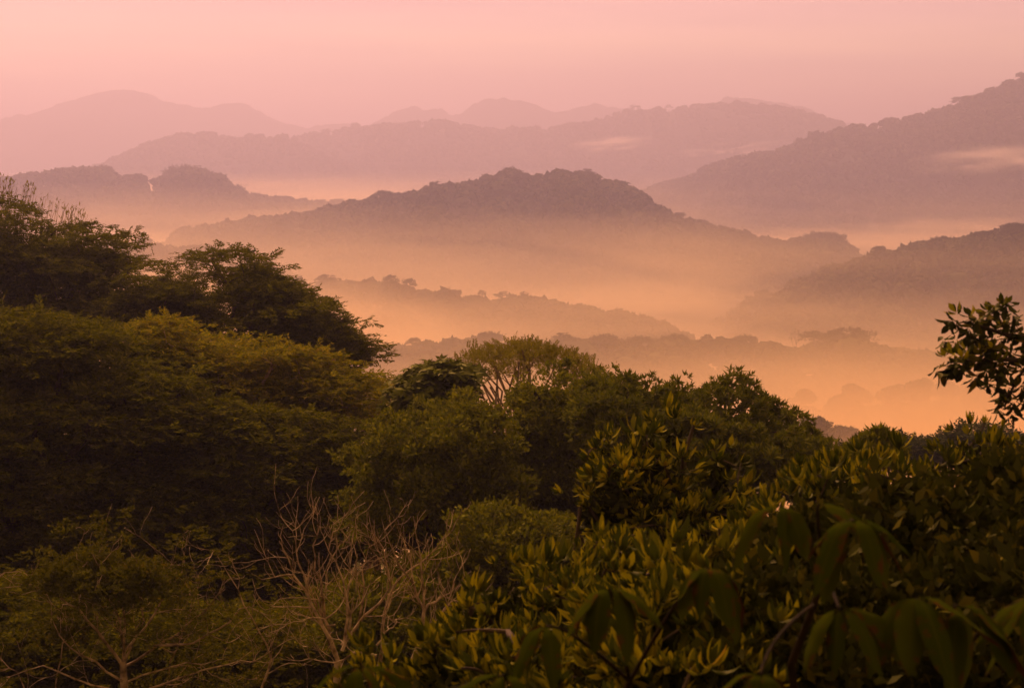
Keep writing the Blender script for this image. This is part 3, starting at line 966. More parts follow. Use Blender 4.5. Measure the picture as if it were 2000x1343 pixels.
# ------------------------------------------------------------------ single trees standing out along the crests
def crest_tree(x, y, wpx, hpx, d, kind, label, key):
    w_, h_ = px2m(wpx, d), px2m(hpx, d)
    top = P(x, y, d)
    base = top - np.array([0, 0, h_ * (1.5 if kind == "dome" else 2.1) + 3])
    nm = {"dome": "round_tree", "flat": "umbrella_tree", "wisp": "bare_tree", "tall": "emergent_tree"}[kind]
    root = thing(nm, base, label, "tree")
    mb, ml = MB(), MB()
    r0 = max(0.12, w_ * 0.028)
    if kind in ("dome", "tall"):
        n = 46
        u = unit(rng.normal(size=(n, 3)))
        u[:, 2] = np.abs(u[:, 2]) * 1.1 - 0.35
        cen = top - np.array([0, 0, h_ * 0.52]) + u * np.array([w_ * .42, w_ * .42, h_ * .42]) * (0.75 + .3 * rng.random((n, 1)))
        r, flat, per = w_ * 0.13, 0.75, 18
    elif kind == "flat":
        n = 34
        a = rng.random(n) * 6.283
        q = np.sqrt(rng.random(n))
        cen = top + np.stack([np.cos(a) * q * w_ * .46, np.sin(a) * q * w_ * .46, -h_ * (0.12 + 0.35 * q * q + .3 * rng.random(n))], -1)
        r, flat, per = w_ * 0.12, 0.35, 16
    else:
        n = 36
        u = unit(rng.normal(size=(n, 3)))
        u[:, 2] = np.abs(u[:, 2])
        cen = top - np.array([0, 0, h_ * 0.8]) + u * np.array([w_ * .46, w_ * .46, h_ * .72]) * (0.6 + .4 * rng.random((n, 1)))
        r, flat, per = w_ * 0.07, 0.6, 4
    limbs(mb, base, top - np.array([0, 0, h_ * (0.75 if kind != "flat" else 0.85)]), cen, r0, 22 if kind != "dome" else 10, 4, twig=r0 * 0.2)
    foliage(ml, cen, r, flat, BALL, per, w_ * 0.075, "out" if kind != "flat" else "flat")
    mb.build("trunk", M["farbark"], root, origin=base)
    ml.build("crown", M["far"], root, origin=base)


def hill_d(key, x):
    d0, pts, th, lf, lb, wob = HILLS[key]
    return float(d0 + wob * fbm(np.array([x / 170.0 + d0]), np.array([5.5]), 3)[0])


CREST = [
    # x, top y, width, height in photo pixels, kind, hill, label
    (808, 656, 36, 26, "dome", "low_ridge", "small rounded misty tree at the left end of the low ridge, beside a bright notch"),
    (955, 650, 74, 24, "dome", "low_ridge", "wide soft crown on the low ridge just left of the tan airy dome"),
    (1100, 648, 52, 26, "flat", "low_ridge", "little parasol shaped tree on the low ridge just right of the tan airy dome"),
    (1128, 656, 20, 20, "tall", "low_ridge", "short pointed crown tucked right of the little parasol shaped tree on the low ridge"),
    (1176, 655, 78, 28, "dome", "low_ridge", "broad smooth dome on the low ridge with a bright gap at its right"),
    (1253, 657, 66, 24, "dome", "low_ridge", "broad crown right of the bright gap on the low ridge"),
    (1318, 653, 60, 24, "dome", "low_ridge", "second broad crown right of the bright gap on the low ridge"),
    (1381, 648, 26, 26, "tall", "low_ridge", "small knob shaped crown on the middle of the low ridge"),
    (1453, 654, 62, 26, "dome", "low_ridge", "crown alone in the dip left of the open branched trees on the low ridge"),
    (1556, 637, 32, 34, "wisp", "low_ridge", "thin upright see-through tree at the left of the open branched trees on the low ridge"),
    (1590, 641, 64, 34, "flat", "low_ridge", "middle tree of the open branched trees on the low ridge, left of the widest one"),
    (1655, 638, 118, 44, "flat", "low_ridge", "widest open branched umbrella tree on the low ridge with light showing through its stems"),
    (1793, 676, 34, 24, "wisp", "low_ridge", "faint twiggy tree in the bright dip of the low ridge at right"),
    (1870, 668, 62, 30, "dome", "low_ridge", "rounded crown of the low ridge touching the lit leafy branch at right"),
    (636, 534, 52, 24, "flat", "mist_ridge", "flat spreading tree at the left end of the faint misty ridge"),
    (680, 545, 32, 18, "dome", "mist_ridge", "small dome right of the flat spreading tree on the faint misty ridge"),
    (763, 533, 34, 28, "tall", "mist_ridge", "tallest rounded crown on the faint misty ridge"),
    (726, 537, 18, 22, "tall", "mist_ridge", "tiny knob left of the tallest rounded crown on the faint misty ridge"),
    (800, 539, 32, 32, "tall", "mist_ridge", "round headed tree right of the tallest crown on the faint misty ridge"),
    (890, 563, 26, 22, "tall", "mist_ridge", "small upright crown on the falling part of the faint misty ridge"),
    (941, 563, 18, 20, "tall", "mist_ridge", "narrow crown between two wider ones on the falling faint ridge"),
    (980, 565, 34, 24, "flat", "mist_ridge", "spreading crown before the mushroom shaped one on the falling faint ridge"),
    (1023, 566, 26, 26, "flat", "mist_ridge", "mushroom shaped tree farthest right on the faint misty ridge"),
    (528, 504, 34, 28, "wisp", "left_spur", "ghostly see-through tree just right of the forked dark tree top"),
    (558, 521, 30, 22, "flat", "left_spur", "ghostly flat tree in bright mist below the see-through one"),
    (385, 476, 46, 26, "dome", "left_spur", "grey dome just above the small dark flat crown"),
    (282, 462, 40, 20, "dome", "left_spur", "pale crown beside the right tip of the tallest left tree"),
    (365, 319, 100, 48, "dome", "left_ridge", "huge domed crown, biggest on the hazy ridge at left"),
    (200, 320, 52, 34, "dome", "left_ridge", "rounded crown left of the huge dome on the hazy ridge"),
    (132, 325, 50, 26, "dome", "left_ridge", "crown near the left end of the hazy ridge above the tallest dark tree"),
    (62, 332, 34, 20, "wisp", "left_ridge", "wispy tree above the pale shoots at the far left"),
    (472, 352, 30, 34, "wisp", "left_ridge", "bare lollipop shaped tree right of the huge dome"),
    (508, 377, 42, 22, "flat", "left_ridge", "flat crown right below the bare lollipop shaped tree"),
    (573, 386, 40, 20, "flat", "left_ridge", "flat crown left of the bright mist strip behind the central hill"),
    (660, 387, 46, 20, "flat", "left_ridge", "flat crown right of the bright mist strip, where the ridge meets the central hill"),
    (750, 371, 50, 24, "dome", "central_hill", "domed crown at the foot of the left shoulder of the central hill"),
    (792, 370, 26, 18, "wisp", "central_hill", "loose little crown right of the first dome on the left shoulder of the central hill"),
    (852, 352, 44, 24, "flat", "central_hill", "flat crown halfway up the left shoulder of the central hill"),
    (880, 355, 24, 16, "flat", "central_hill", "small flat crown touching the larger one halfway up the central hill"),
    (946, 338, 22, 18, "flat", "central_hill", "little raised crown left of the summit dome of the central hill"),
    (999, 325, 46, 26, "dome", "central_hill", "summit dome of the central hill, see-through at its edge"),
    (1096, 331, 40, 18, "dome", "central_hill", "low crown between the summit dome and the right knob of the central hill"),
    (1146, 328, 40, 22, "flat", "central_hill", "right knob of the flat summit of the central hill"),
    (1219, 361, 40, 26, "dome", "central_hill", "dome on the steep right shoulder of the central hill"),
    (1324, 413, 34, 20, "dome", "central_hill", "small crown on the long right slope of the central hill"),
    (1608, 455, 92, 30, "dome", "central_hill", "wide dome where the long right slope of the central hill ends"),
    (1350, 341, 46, 32, "dome", "right_mountain", "bulging crown on the lower end of the tall right slope"),
    (1283, 363, 48, 26, "dome", "right_mountain", "lowest dome of the tall right slope, half behind the central hill"),
    (1400, 315, 34, 20, "dome", "right_mountain", "crown above the bulging one on the lower tall right slope"),
    (1488, 294, 50, 24, "dome", "right_mountain", "rounded crown at a step of the tall right slope"),
    (1736, 228, 36, 16, "flat", "right_mountain", "flat crown on the long even part of the tall right slope"),
    (1878, 188, 44, 18, "flat", "right_mountain", "flat crown with sky under it high on the tall right slope"),
    (1994, 139, 24, 20, "dome", "right_mountain", "topmost crown of the tall slope at the right edge of the sky"),
    (1832, 458, 48, 28, "wisp", "right_hill", "ragged crown standing out on the right hill crest"),
    (1980, 435, 62, 26, "dome", "right_hill", "wide crown on the right hill at the right edge"),
    (1716, 479, 30, 18, "dome", "right_hill", "small crown at the left end of the right hill crest"),
    (1240, 202, 22, 16, "flat", "long_ridge", "leftmost of three tiny mushroom trees on the far mauve ridge"),
    (1286, 206, 18, 13, "dome", "long_ridge", "middle of three tiny mushroom trees on the far mauve ridge"),
    (1306, 202, 16, 15, "flat", "long_ridge", "rightmost of three tiny mushroom trees on the far mauve ridge"),
    (694, 237, 20, 16, "dome", "long_ridge", "tiny upright crown on the left part of the far mauve ridge"),
    (638, 250, 24, 14, "flat", "long_ridge", "tiny arched crown at the left end of the far mauve ridge"),
    (861, 232, 26, 9, "flat", "long_ridge", "tiny flat crown on the smooth middle of the far mauve ridge"),
    (1000, 248, 14, 12, "flat", "long_ridge", "tiny lone tree in the low middle of the far mauve ridge"),
]
for x, y, wpx, hpx, kind, key, lab in CREST:
    crest_tree(x, y, wpx, hpx, hill_d(key, x), kind, lab, key)

# ------------------------------------------------------------------ ground cover under the near trees
mb = MB()
n = 34000
y = 12 + 170 * rng.random(n) ** 1.3
x = (rng.random(n) - 0.5) * 2 * (y * 0.34 + 8)
pos = np.stack([x, y, gz(x, y) + rng.random(n) * np.interp(y, [12, 40, 55, 110, 180], [1.2, 2.0, 5.0, 6.0, 3.0])], -1)
inst_any(mb, BALL + FEATHER, pos, frames(rng.normal(size=(n, 3)) * np.array([1, 1, .4])), 0.5 + 0.9 * rng.random(n))
tag(mb.build("undergrowth", M["dense"]), "shadowy low plants covering the ground under the trees", "undergrowth", kind="stuff")


S_ = 0.62
# ------------------------------------------------------------------ bare and half bare trees
def wander(mb, p, d, L, r, depth, tips, gnarl=0.18, lift=0.1, minr=0.003, split=(2, 3)):
    """one crooked bough with side twigs, grown by recursion"""
    n = 6
    pts = [p]
    dd = d.copy()
    for i in range(n):
        dd = unit(dd + rng.normal(size=3) * gnarl + np.array([0, 0, lift]))
        pts.append(pts[-1] + dd * L / n)
    pts = np.array(pts)
    rad = np.linspace(r, max(minr, r * 0.5), n + 1)
    tube(mb, pts, rad, 6 if r > 0.03 else 4)
    tips.append(pts[-1])
    if depth <= 0:
        return
    for q in range(rng.integers(split[0], split[1] + 1)):
        k = rng.integers(2, n + 1)
        side = unit(np.cross(dd, rng.normal(size=3)))
        nd = unit(dd * rng.uniform(0.6, 1.0) + side * rng.uniform(0.45, 0.9))
        wander(mb, pts[k], nd, L * rng.uniform(0.45, 0.75), rad[k] * 0.7, depth - 1, tips, gnarl, lift, minr, split)


def bough(mb, pix, d, r0, r1, depth, tips, every=1.6, L=0.9, gnarl=0.2, lift=0.1):
    """a limb that follows a line through the air with twigs along it"""
    pix = np.array(pix, float)
    dd = d if np.ndim(d) else np.full(len(pix), d)
    Q = P(pix[:, 0], pix[:, 1], dd)
    s = np.concatenate([[0], np.cumsum(np.linalg.norm(np.diff(Q, axis=0), axis=1))])
    n = max(8, int(s[-1] / 0.16))
    t = np.linspace(0, s[-1], n)
    pts = np.stack([np.interp(t, s, Q[:, i]) for i in range(3)], -1)
    pts[1:-1] += rng.normal(size=(n - 2, 3)) * 0.014
    r0, r1, L = r0 * S_, r1 * S_, L * S_
    every = every / S_
    rad = np.linspace(r0, r1, n)
    tube(mb, pts, rad, 7)
    tips.append(pts[-1])
    m = int(s[-1] * every)
    for i in range(m):
        k = int(n * rng.uniform(0.25, 0.97))
        t_ = unit(pts[min(k + 1, n - 1)] - pts[max(k - 1, 0)])
        side = unit(np.cross(t_, rng.normal(size=3)))
        wander(mb, pts[k], unit(t_ * rng.uniform(0.4, 1) + side * 0.8), L * rng.uniform(0.5, 1.3), max(0.005, rad[k] * 0.5), depth, tips, gnarl, lift)


base = ground_at(655, 33)
root = thing("bare_tree", base, "leafless grey tree with many forked branches at the bottom, left of the bushes", "tree")
mb, tips = MB(), []
tube(mb, [base, P(650, 1500, 33), P(655, 1400, 33), P(660, 1290, 33)], [0.12, 0.08, 0.055, 0.04], 9)
tube(mb, [P(650, 1500, 33), P(740, 1420, 33.4), P(800, 1310, 33.6), P(822, 1250, 33.6)], [0.06, 0.05, 0.04, 0.03], 8)
mb.build("trunk", M["dead"], root, smooth=True, origin=base)
LIMBS = [
    ([(660, 1290), (640, 1230), (600, 1170), (575, 1110), (545, 1055)], 33.0, .085, .018),
    ([(612, 1190), (600, 1140), (578, 1070), (571, 1036)], 32.8, .05, .014),
    ([(655, 1280), (632, 1200), (622, 1120), (612, 1070), (625, 1025)], 33.6, .07, .016),
    ([(668, 1270), (690, 1200), (660, 1110), (642, 1070), (650, 1038)], 32.4, .06, .014),
    ([(670, 1270), (682, 1190), (678, 1140), (694, 1128), (700, 1090), (690, 1060)], 32.8, .06, .014),
    ([(668, 1260), (720, 1190), (760, 1155), (757, 1100), (745, 1060), (730, 1040)], 33.4, .07, .014),
    ([(700, 1215), (712, 1140), (705, 1100), (720, 1068)], 34.0, .05, .014),
    ([(740, 1300), (745, 1210), (775, 1130), (815, 1105), (850, 1075), (875, 1035)], 34.0, .075, .014),
    ([(822, 1250), (824, 1190), (805, 1140), (780, 1110), (765, 1070), (752, 1035)], 33.8, .07, .014),
    ([(822, 1240), (828, 1170), (822, 1110), (815, 1070), (811, 1037)], 33.4, .06, .014),
    ([(826, 1200), (840, 1180), (880, 1155), (920, 1115)], 33.2, .05, .012),
    ([(800, 1310), (845, 1215), (860, 1195), (895, 1180)], 32.8, .045, .012),
    ([(655, 1220), (600, 1205), (560, 1218)], 32.4, .04, .012),
    ([(573, 1123), (545, 1125), (515, 1122)], 33.0, .03, .012),
    ([(735, 1280), (700, 1265), (660, 1300), (610, 1290), (600, 1262)], 32.2, .05, .014),
    ([(735, 1260), (760, 1230), (775, 1215), (770, 1210)], 32.4, .04, .012),
]
for pix, d, r0, r1 in LIMBS:
    mb, tips = MB(), []
    bough(mb, pix, d + np.linspace(0, rng.normal(0, 0.7), len(pix)), r0 * .48, r1 * .42, 1, tips, 4.6, 0.7, 0.18, 0.12)
    mb.build("branch", M["dead"], root, smooth=True, origin=base)

base = ground_at(230, 38)
root = thing("half_bare_tree", base, "tangled half bare tree with thin olive leaves in the bottom left corner", "tree")
mb = MB()
tube(mb, [base, P(235, 1500, 38), P(245, 1400, 38), P(240, 1290, 38)], [0.13, 0.09, 0.06, 0.04], 9)
mb.build("trunk", M["dead"], root, smooth=True, origin=base)
tips = []
ARMS = [
    ([(240, 1300), (195, 1235), (150, 1190), (100, 1155), (60, 1130)], 38, .08), ([(240, 1290), (230, 1210), (200, 1140), (150, 1090)], 38.5, .07),
    ([(243, 1280), (243, 1200), (205, 1130), (180, 1080)], 37.5, .06), ([(243, 1290), (280, 1215), (270, 1140), (265, 1090), (250, 1070)], 38.4, .06),
    ([(245, 1270), (300, 1200), (345, 1130), (320, 1095)], 37.4, .055), ([(245, 1300), (330, 1250), (400, 1190), (440, 1150)], 38.8, .07),
    ([(300, 1260), (380, 1255), (450, 1215), (480, 1180), (560, 1235), (552, 1260)], 38, .055), ([(240, 1330), (150, 1270), (110, 1240), (100, 1180)], 37.2, .06),
    ([(245, 1350), (160, 1330), (80, 1300), (20, 1320)], 37, .06), ([(245, 1360), (330, 1330), (420, 1300), (500, 1290), (560, 1250)], 37, .06),
    ([(500, 1400), (520, 1330), (530, 1280), (500, 1225), (470, 1170), (430, 1090), (418, 1075)], 36.5, .06), ([(250, 1330), (370, 1290), (430, 1330), (470, 1320)], 37.6, .05),
    ([(60, 1400), (40, 1320), (-20, 1270)], 37.5, .05), ([(110, 1420), (108, 1320), (130, 1240), (125, 1180)], 38.5, .05), ([(330, 1420), (330, 1300), (370, 1200), (385, 1120)], 38.6, .05),
]
for pix, d, r0 in ARMS:
    mb = MB()
    bough(mb, pix, d + np.linspace(0, rng.normal(0, 1.0), len(pix)), r0 * .45, .006, 1, tips, 2.6, 0.8, 0.25, 0.03)
    mb.build("branch", M["dead"], root, smooth=True, origin=base)
tips = np.array(tips)
mb = MB()
m = rng.random(len(tips)) < 0.5
foliage(mb, tips[m], 0.19, 0.7, FEATHER, 7, 0.13, "flat", 0.5, 0.1)
c = lobed([(60, 1150), (95, 1110), (110, 1075), (160, 1068), (215, 1062), (265, 1095), (330, 1110), (400, 1170), (300, 1200), (120, 1190)], 38.0, 1.8, 26, 0.55, 0.7, 9, 0.5, (), 0.1, 0.5, 14)
foliage(mb, c, 0.17, 0.7, BALL, 9, 0.13, "out", 0.5, 0.2)
c = clumps_in([(40, 1130), (200, 1150), (360, 1160), (470, 1180), (540, 1250), (560, 1420), (-60, 1420), (0, 1220)], 39.5, 1.4, 60, 0.3)
foliage(mb, c, 0.32, 0.6, BALL, 12, 0.13, "out", 0.5, 0.2)
mb.build("crown", M["sparse"], root, origin=base)


S_ = 1.0
# ------------------------------------------------------------------ near bushes of whorled lance leaves
def bush(name, label, outline, dfun, thick, nl, RL, m, base, fork, n_old, scale=1.0, r0=0.05, k=160, upward=0.75):
    root = thing(name, base, label, "bush")
    base = np.array(base, float)
    L_ = clumps_in([(x, y + 32) for x, y in outline], dfun, thick, nl, RL, 0.72)          # shoots gather into rounded heads
    R = np.repeat(RL * np.exp(rng.normal(0, 0.25, nl)), m)
    u = unit(rng.normal(size=(nl * m, 3)) * np.array([1, 1, 0.8]) + np.array([0, -0.35, 0.45]))
    c = np.repeat(L_, m, 0) + u * R[:, None] * np.array([1, 1, 0.75]) * (0.75 + 0.25 * rng.random((nl * m, 1)))
    mb = MB()
    limbs(mb, base, fork, c, r0, k, 5, 0.005, 0.15)
    mb.build("trunk", M["bark"], root, smooth=True, origin=base)
    d = u * 0.8 + np.array([0, -0.15, upward]) + rng.normal(size=c.shape) * 0.22
    mb = MB()
    inst_any(mb, LANCE, c, frames(d, rng.normal(size=c.shape)), scale * np.clip(np.exp(rng.normal(0, 0.28, len(c))), 0.5, 1.4))
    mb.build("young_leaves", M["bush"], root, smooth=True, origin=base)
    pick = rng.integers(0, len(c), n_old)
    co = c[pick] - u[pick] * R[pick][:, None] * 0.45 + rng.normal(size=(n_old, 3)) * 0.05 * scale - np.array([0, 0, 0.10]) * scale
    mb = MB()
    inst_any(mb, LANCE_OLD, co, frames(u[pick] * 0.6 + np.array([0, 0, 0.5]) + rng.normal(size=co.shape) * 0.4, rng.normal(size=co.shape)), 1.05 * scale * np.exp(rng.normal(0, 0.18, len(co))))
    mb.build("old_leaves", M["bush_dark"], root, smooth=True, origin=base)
    return root


def root_at(px, d):
    x = float(P(px, 900, d)[0])
    return np.array([x, d, float(gz(x, d)) - 0.1])


bush("lance_leaf_bush", "large glossy bush with upright yellow green leaf whorls filling the lower right",
     [(1440, 960), (1510, 945), (1580, 925), (1640, 898), (1720, 893), (1800, 890), (1850, 868), (1910, 836), (1990, 850), (2200, 830), (2200, 1090), (1900, 1110), (1700, 1150), (1620, 1240), (1500, 1460), (1250, 1460), (1180, 1200), (1240, 1090), (1360, 1060), (1420, 1020)],
     lambda x, y: np.interp(y, [830, 900, 1000, 1150, 1343], [13.0, 11.5, 9.6, 8.0, 6.8]), 0.6, 105, 0.28, 12, root_at(1750, 10.4), P(1750, 1200, 9.6), 2300, 0.64)
bush("lance_leaf_bush", "glossy bush of upright leaf whorls sloping to the bottom centre beside the leafless tree",
     [(770, 1330), (820, 1275), (880, 1215), (930, 1180), (925, 1130), (985, 1095), (1070, 1085), (1110, 1100), (1150, 1060), (1210, 1040), (1290, 1055), (1300, 1200), (1240, 1460), (740, 1460)],
     lambda x, y: np.interp(y, [1040, 1150, 1343], [10.4, 9.2, 7.6]), 0.5, 62, 0.25, 12, root_at(1030, 10.2), P(1040, 1290, 9.6), 1200, 0.62)
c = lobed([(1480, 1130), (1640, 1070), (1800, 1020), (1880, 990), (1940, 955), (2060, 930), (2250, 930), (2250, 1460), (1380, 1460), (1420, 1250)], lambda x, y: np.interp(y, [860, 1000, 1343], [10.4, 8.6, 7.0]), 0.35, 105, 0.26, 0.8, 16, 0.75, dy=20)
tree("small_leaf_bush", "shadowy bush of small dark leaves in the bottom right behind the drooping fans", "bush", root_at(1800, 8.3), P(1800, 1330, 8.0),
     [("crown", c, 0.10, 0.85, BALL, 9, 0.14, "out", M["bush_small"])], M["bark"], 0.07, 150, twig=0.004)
bush("lance_leaf_bush", "dark twiggy bush top with spiky leaf whorls rising in front of the middle trees",
     [(1160, 950), (1168, 880), (1200, 830), (1218, 795), (1260, 790), (1310, 805), (1345, 835), (1400, 858), (1445, 890), (1440, 960), (1400, 1010), (1360, 1080), (1290, 1060), (1220, 1010)],
     lambda x, y: np.interp(y, [790, 1080], [12.4, 11.6]), 0.40, 40, 0.21, 8, root_at(1330, 12.2), P(1320, 1080, 12.0), 520, 0.68, 0.04, 90, 0.5)


# ------------------------------------------------------------------ leafy bough from a tree beyond the right edge
base = root_at(2230, 10.6)
root = thing("leafy_bough_tree", base, "tree reaching in from the right edge with a backlit bough of hanging spoon shaped leaves", "tree")
mb = MB()
tube(mb, [base, P(2240, 1000, 10.6), P(2215, 800, 10.6), P(2190, 640, 10.5), P(2180, 520, 10.5)], [0.14, 0.11, 0.09, 0.07, 0.04], 9)
mb.build("trunk", M["bark"], root, smooth=True, origin=base)
mb = MB()
whorls = []


def twig(pix, d, r0, r1):
    pix = np.array(pix, float)
    Q = P(pix[:, 0], pix[:, 1], d)
    tube(mb, Q, np.linspace(r0, r1, len(Q)), 6)


twig([(2195, 660), (2100, 660), (2030, 662), (1970, 655), (1925, 640), (1880, 628)], 10.4, .022, .006)
twig([(1970, 655), (1955, 630), (1945, 605)], 10.4, .008, .004)
twig([(2200, 720), (2090, 715), (2010, 705), (1950, 700), (1890, 705), (1850, 708)], 10.3, .020, .005)
twig([(2010, 705), (1985, 745), (1965, 780), (1962, 800)], 10.3, .008, .004)
mb.build("branch", M["bark"], root, smooth=True, origin=base)
WP = [(1868, 622, 10.4), (1895, 628, 10.35), (1880, 640, 10.5), (1930, 618, 10.4), (1945, 600, 10.4), (1960, 606, 10.3), (1975, 625, 10.4), (1920, 645, 10.5), (1960, 650, 10.45), (1995, 640, 10.4), (2020, 630, 10.5), (1905, 660, 10.4),
      (1845, 706, 10.3), (1862, 700, 10.25), (1885, 690, 10.35), (1880, 712, 10.2), (1910, 700, 10.3), (1935, 688, 10.3), (1945, 715, 10.25), (1970, 705, 10.35), (1995, 725, 10.3), (1930, 735, 10.3), (1965, 750, 10.3), (1985, 765, 10.3), (2010, 690, 10.3), (1900, 725, 10.3),
      (1964, 800, 10.3), (1975, 785, 10.3), (1950, 680, 10.35), (2030, 720, 10.3), (2050, 640, 10.4), (2090, 650, 10.5), (2070, 720, 10.3), (2120, 700, 10.3), (2100, 600, 10.5), (2150, 620, 10.5)]
WP = np.array(WP, float)
c = P(WP[:, 0], WP[:, 1], WP[:, 2])
c2 = np.concatenate([c + rng.normal(size=c.shape) * np.array([.035, .06, .02]), c + rng.normal(size=c.shape) * .045])
mb = MB()
inst_any(mb, SPOON, c2, frames(np.array([-0.25, -0.1, 0.9]) + rng.normal(size=c2.shape) * 0.25, rng.normal(size=c2.shape)), 0.85 * np.exp(rng.normal(0, .12, len(c2))))
mb.build("old_leaves", M["bough"], root, smooth=True, origin=base)
mb = MB()
c3 = c[rng.random(len(c)) < 0.75] + np.array([0, 0, 0.03])
inst_any(mb, SPOON_NEW, c3, frames(np.array([-0.4, -0.1, 0.8]) + rng.normal(size=c3.shape) * 0.25, rng.normal(size=c3.shape)), 0.9)
mb.build("young_leaves", M["bush"], root, smooth=True, origin=base)


# ------------------------------------------------------------------ plants with big drooping hand-shaped leaves, closest to the camera
def leaflet(L, W, dip, fall, seed_twist=0.0, n=11):
    """oblong leaflet on a short stalk: leaves the hub at angle dip below level, then hangs over by fall"""
    V, F = [], []
    p = np.zeros(3)
    for i in range(n + 1):
        t = i / n
        ang = dip + fall * (1 - math.exp(-4.2 * t))
        s = max(0.0, (t - 0.07) / 0.93)
        w = W / 2 * (max(0.02, math.sin(math.pi * min(1, s) ** 0.82)) ** 0.62 * (1 - 0.25 * max(0, s - .7)) if t > 0.07 else 0.05)
        if s > 0.86:
            w *= 0.45 + 0.55 * (1 - s) / 0.14
        fw = np.array([math.cos(ang), 0, -math.sin(ang)])
        nr = np.array([math.sin(ang), 0, math.cos(ang)])
        tw = seed_twist * t
        wav = 0.05 * W * math.sin(t * 17 + seed_twist * 9)
        for sg in (-1, -0.5, 0, 0.5, 1):
            V.append(p + np.array([0, sg * w * math.cos(tw), 0]) + nr * (-abs(sg) * w * 0.30 + 0.10 * w * (sg != 0) + sg * w * math.sin(tw) + wav * abs(sg)))
        p = p + fw * L / n
    for i in range(n):
        for j in range(4):
            a = i * 5 + j
            F.append((a, a + 5, a + 6, a + 1))
    UV = [(sg, i / n) for i in range(n + 1) for sg in (-1, -0.5, 0, 0.5, 1)]
    return np.array(V), np.array(F), np.array(UV)


def hand_leaf(root, org, hub, foot, n, L, spread, face, droop):
    """one compound leaf: stalk from foot to hub and n broad leaflets hanging like the ribs of an umbrella"""
    mb = MB()
    foot = np.array(foot)
    uvs = []
    st = MB()
    mid = hub * 0.75 + foot * 0.25 + np.array([0, 0.10, 0.02])
    tube(st, bez(foot, mid, hub, 9), np.linspace(0.0055, 0.003, 9), 6)
    for i in range(n):
        k = (i + 0.5) / n * 2 - 1
        a = face + k * spread + rng.normal(0, 0.22)
        V, F, UV = leaflet(L * (1.12 - 0.22 * abs(k)) * rng.uniform(.72, 1.18), L * rng.uniform(.22, .31), rng.uniform(-0.25, 0.4), (droop - 0.35 * abs(k)) * rng.uniform(.62, 1.0), rng.normal(0, .7))
        V = rot_z(V + np.array([0.010, 0, 0]), a)
        mb.add(V + hub, F)
        uvs.append(UV)
    leaf = mb.build("leaf", M["palmate"], root, smooth=True, origin=org)
    at = leaf.data.attributes.new("across_along", 'FLOAT_VECTOR', 'POINT')
    uv = np.concatenate(uvs)
    at.data.foreach_set("vector", np.column_stack([uv, np.zeros(len(uv))]).astype(np.float32).ravel())
    st.build("leaf_stalk", M["petiole"], leaf, smooth=True, origin=org)


def hand_plant(label, base, stem, leaves):
    base = np.array(base, float)
    root = thing("hand_leaf_plant", base, label, "plant")
    mb = MB()
    S = np.array(stem)
    tube(mb, np.concatenate([[base], S]), np.linspace(0.016, 0.007, len(S) + 1), 7)
    mb.build("stem", M["petiole"], root, smooth=True, origin=base)
    for px, py, d, n, L, spread, face, droop in leaves:
        hub = P(px, py, d)
        i = int(np.argmin(np.linalg.norm(S - hub, axis=1)))
        hand_leaf(root, base, hub, S[i], n, L, spread, face, droop)


D = -math.pi / 2                                  # leaflets face the camera
hand_plant("plant with three fans of broad drooping leaflets in front of the bottom centre bush", root_at(1180, 4.9), [P(1190, 1700, 4.9), P(1195, 1500, 4.85), P(1200, 1400, 4.8), P(1230, 1330, 4.75)],
           [(1190, 1150, 4.3, 6, 0.195, 1.9, D, 1.65), (1385, 1108, 4.5, 6, 0.17, 1.9, D + .1, 1.6), (1065, 1222, 4.2, 4, 0.17, 1.3, D - 0.7, 1.5)])
hand_plant("plant with wide overlapping fans of drooping leaflets before the lower right bush", root_at(1600, 4.9), [P(1560, 1700, 4.9), P(1565, 1450, 4.85), P(1545, 1300, 4.8), P(1590, 1180, 4.8), P(1610, 1110, 4.8)],
           [(1525, 988, 4.4, 5, 0.165, 1.7, D - .3, 1.6), (1668, 1016, 4.1, 7, 0.175, 2.0, D, 1.65), (1600, 985, 4.5, 3, 0.14, 0.8, D + 1.2, 1.1), (1640, 1190, 4.0, 6, 0.18, 1.8, D, 1.5), (1485, 1315, 3.9, 6, 0.16, 2.0, D, 1.5)])
hand_plant("plant with long drooping leaflets in the bottom right corner, cut by the edge", root_at(1950, 4.7), [P(1840, 1700, 4.7), P(1840, 1450, 4.65), P(1860, 1330, 4.6), P(1870, 1290, 4.6)],
           [(1785, 1166, 4.0, 4, 0.23, 1.2, D - .1, 1.5), (1870, 1182, 4.0, 5, 0.24, 1.2, D + .7, 1.35), (2020, 1170, 4.1, 5, 0.18, 1.6, D - .4, 1.4)])
hand_plant("low plant whose dark drooping fan just enters at the bottom edge below the leafless tree", root_at(700, 4.8), [P(700, 1800, 4.8), P(705, 1550, 4.75), P(700, 1460, 4.7)],
           [(702, 1302, 4.0, 7, 0.15, 2.0, D, 1.55), (985, 1318, 4.0, 5, 0.14, 1.9, D, 1.55)])

# ------------------------------------------------------------------ air: haze and valley mist
HAZE_TOP = 196.0
mat, v, Nn, L = volume_mat("pale haze", (0.64, 0.55, 0.62), 4.5e-4, 0.6)
mb = MB()
box(mb, (-7400, -420, -110), (7400, 11000, HAZE_TOP))
tag(mb.build("haze", mat), "pale pink haze filling the whole valley air", "haze", kind="stuff")

